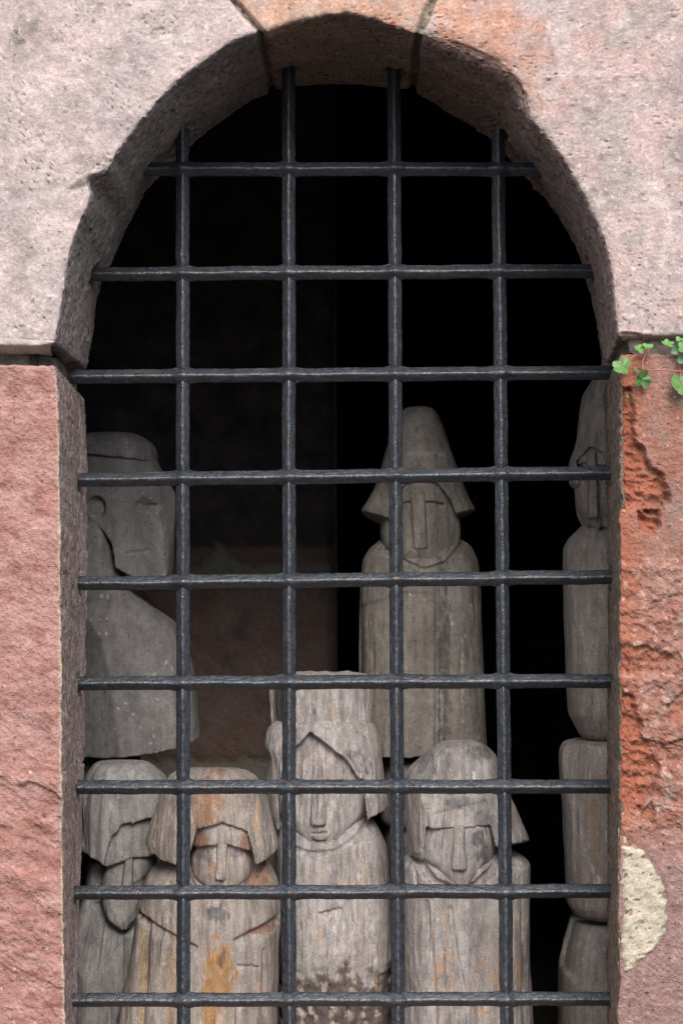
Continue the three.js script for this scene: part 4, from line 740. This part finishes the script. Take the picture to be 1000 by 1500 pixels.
// right edge: a stack of three, half behind the jamb
{
  let hood = loft([[528, 884, 902, 14, -8, 2.2], [545, 872, 918, 34, -30, 2.2], [562, 863, 930, 44, -40, 2.2], [582, 852, 942, 54, -48, 2.2], [613, 847, 950, 62, -56, 2.2], [650, 842, 954, 68, -58, 2.2], [684, 832, 966, 74, -60, 2.3], [708, 832, 968, 76, -58, 2.3], [716, 838, 960, 70, -50, 2.3]]);
  hood = cutPoly(hood, [[840, 678], [857, 657], [875, 668], [882, 700], [884, 730], [844, 730]], 10); hood = tool(hood, 1.3, 16, 40, 27);
  let face = loft([[650, 845, 925, 48, -30, 2.5], [690, 838, 938, 62, -44, 2.5], [720, 840, 944, 68, -46, 2.5], [750, 843, 948, 72, -46, 2.5], [768, 850, 940, 70, -40, 2.5], [779, 858, 925, 62, -20, 2.4]]);
  face = carve(face, (x, y, z) => z < 0 ? 0 : 8 * ledge(x, y, 837, 684, 853, 680, 34) + 6 * sst(738, 766, y) * Math.abs(Math.sin(x / 4.4 + 0.4)) + 8 * ledge(x, y, 867, 684, 886, 688, 50)); face = tool(face, 1.3, 12, 30, 28);
  const nose = tool(loft([[664, 853, 867, 58, 20, 4], [700, 853, 867, 70, 20, 4], [758, 852, 868, 82, 20, 4], [762, 853, 867, 80, 20, 4]]), 0.7, 8, 30, 29);
  let body = loft([[766, 856, 930, 30, -40, 2.4], [778, 844, 946, 54, -56, 2.5], [792, 831, 960, 70, -68, 2.7], [808, 825, 968, 78, -74, 2.8], [884, 826, 972, 80, -76, 2.8], [1000, 830, 972, 80, -76, 2.8], [1042, 832, 970, 78, -74, 2.8], [1060, 840, 964, 70, -68, 2.7], [1078, 850, 952, 56, -56, 2.6], [1083, 856, 946, 46, -46, 2.6]]); body = tool(body, 1.5, 12, 60, 30);
  figure('wooden_figure', 'bearded wooden figure with a pointed hood, topmost of the stack by the right jamb', { cx: 900, z: -0.66, base: 1083, R: 76, cell: 2.4, color: (X, Y, Z, p) => {
    let c = wood(X, Y, Z, { s: 21.6, base: [0.3, 0.25, 0.21], alt: [0.4, 0.345, 0.3], stain: 0.2, bleach: 0.05 });
    return p === 'body' ? mix3(c, [0.3, 0.17, 0.08], 0.55 * sst(0.1, 0.5, fbm(X / 7, Y / 50, 5, 3)) * sst(960, 1040, Y)) : c; } }, [['body', body], ['hood', hood], ['face', face], ['nose', nose]]);
  let blk = loft([[1083, 838, 960, 60, -60, 2.6], [1088, 825, 972, 74, -72, 2.8], [1104, 819, 978, 80, -76, 2.8], [1207, 825, 976, 80, -76, 2.8], [1318, 829, 972, 80, -74, 2.8], [1334, 836, 966, 72, -68, 2.7], [1342, 848, 952, 56, -56, 2.6]]);
  blk = cutPlane(blk, -1, -0.12, 0.75, 840, 1180, 62); blk = tool(blk, 1.5, 13, 60, 31);
  figure('wooden_block', 'rounded wooden block in the middle of the stack by the right jamb', { cx: 898, z: -0.66, base: 1342, R: 76, cell: 2.8, category: 'wooden block', color: (X, Y, Z) => {
    let c = wood(X, Y, Z, { s: 24.2, base: [0.34, 0.28, 0.235], alt: [0.45, 0.39, 0.34], bleach: 0.15, stain: 0.12 }); c = mix3(c, [0.33, 0.19, 0.1], 0.5 * blob(X, Y, 862, 1230, 12, 110, 0.7));
    return mix3(c, [0.68, 0.66, 0.64], 0.9 * Math.max(blob(X, Y, 866, 1279, 4, 10, 0.7, 4), blob(X, Y, 859, 1262, 3, 6, 0.7, 4))); } }, [['trunk', blk]]);
  let neck = loft([[1342, 836, 962, 56, -56, 2.6], [1362, 830, 966, 64, -62, 2.6], [1392, 822, 974, 74, -68, 2.7], [1420, 818, 978, 80, -74, 2.8], [1520, 817, 980, 82, -76, 2.8], [1770, 816, 982, 82, -76, 2.8]]);
  neck = carve(neck, (x, y, z) => z < 0 ? 0 : 6 * sst(1420, 1408, y + 24 * Math.pow((x - 862) / 40, 2) - 22)); neck = tool(neck, 1.4, 13, 50, 32);
  figure('wooden_figure', 'lowest wooden figure of the stack by the right jamb, only its neck and shoulders seen', { cx: 898, z: -0.66, R: 78, cell: 2.8, color: (X, Y, Z) => {
    let c = wood(X, Y, Z, { s: 27.2, base: [0.26, 0.22, 0.19], alt: [0.35, 0.31, 0.27], bleach: 0.05 }); return mix3(c, [0.3, 0.17, 0.08], 0.5 * sst(0.1, 0.5, fbm(X / 7, Y / 50, 5, 3)) * sst(1410, 1440, Y)); } }, [['body', neck]]);
}

// ---------- the little plant in the right joint ----------
{
  const leafMats = [[0.06, 0.145, 0.026], [0.04, 0.105, 0.018], [0.08, 0.18, 0.03], [0.045, 0.115, 0.05]].map(c => new THREE.MeshPhysicalMaterial({ color: new THREE.Color().setRGB(...c), roughness: 0.5, side: THREE.DoubleSide }));
  const plant = thing('creeping_plant', 'small creeping green plant with lobed leaves rooted in the joint on the right', 'plant', [...wp(960, 508, 0)]);
  const o = plant.position;
  function leaf(cx, cy, r, z, tiltX, tiltY, rot, mi, lobes = 5) {
    const n = 60, rings = 4, pos = [0, 0, -0.12 * r], idx = [];
    for (let q = 1; q <= rings; q++) for (let i = 0; i < n; i++) {
      const a = i / n * Math.PI * 2, open = Math.min(1, Math.abs(Math.PI - a) * 1.6 + 0.15), l = (0.74 + 0.26 * Math.pow(Math.abs(Math.cos((a) * lobes / 2)), 0.7)) * (0.4 + 0.6 * open), t = q / rings, rr = r * t * lerp(0.85, 1, t) * l * (1 + 0.06 * Math.sin(a * 3 + mi));
      pos.push(Math.cos(a) * rr, Math.sin(a) * rr, r * (0.16 * t * t - 0.12) + 0.1 * r * t * Math.cos(a * lobes) + 0.05 * r * Math.sin(a * 2 + cx));
    }
    for (let i = 0; i < n; i++) { const j = (i + 1) % n; idx.push(0, 1 + i, 1 + j); for (let q = 0; q < rings - 1; q++) { const p = 1 + q * n; idx.push(p + i, p + n + i, p + j, p + j, p + n + i, p + n + j); } }
    const g = new THREE.BufferGeometry(); g.setAttribute('position', new THREE.Float32BufferAttribute(pos.map(v => v * 0.001), 3)); g.setIndex(idx); g.computeVertexNormals();
    const m = add(plant, 'leaf', g, leafMats[mi]); m.rotation.set(tiltX, tiltY, rot); m.position.copy(wp(cx, cy, z * 0.001)).sub(o);
  }
  leaf(911, 536, 15, 20, -0.5, -0.2, 2.6, 0); leaf(941, 556, 14.5, 16, 0.2, 0.5, 1.2, 1); leaf(998, 563, 18, 18, -0.4, 0.2, 2.2, 0);
  leaf(936, 511, 8, 12, -0.5, 0.3, 1, 2, 3); leaf(948, 507, 8, 14, -0.9, 0, 0.4, 2, 3); leaf(978, 503, 10, 12, -0.9, 0.2, 3, 2, 5); leaf(1001, 514, 20, 14, -0.3, -0.4, 0.6, 3); leaf(1004, 508, 13, 22, -0.7, -0.2, 3.6, 0);
  leaf(918, 579, 4, 8, 0.1, 0.8, 1.4, 2, 3); leaf(995, 528, 5, 12, -0.6, 0, 1, 2, 3); leaf(931, 541, 3.5, 8, -0.3, 0, 1, 1, 3); leaf(994, 497, 6, 14, -0.8, 0, 2, 2, 3); leaf(1030, 530, 18, 16, -0.4, 0.1, 1.7, 0); leaf(1022, 570, 15, 16, -0.3, 0.3, 2.5, 1);
  const stemMat = new THREE.MeshStandardMaterial({ color: new THREE.Color().setRGB(0.3, 0.11, 0.09), roughness: 0.7 });
  const stem = (pts, r) => { const c = new THREE.CatmullRomCurve3(pts.map(p => wp(p[0], p[1], p[2] * 0.001).sub(o))); add(plant, 'stem', new THREE.TubeGeometry(c, 30, r * 0.001, 6), stemMat); };
  stem([[1040, 542, 8], [1000, 544, 11], [970, 542, 11], [941, 540, 9], [941, 528, 8], [950, 512, -4]], 0.9); stem([[911, 536, 18], [922, 526, 12], [940, 514, 2], [950, 508, -8]], 0.7); stem([[941, 556, 14], [944, 545, 8], [941, 536, 7]], 0.6); stem([[998, 563, 16], [996, 550, 9], [994, 530, 10], [990, 512, -4]], 0.8);
}

renderer.render(scene, camera);
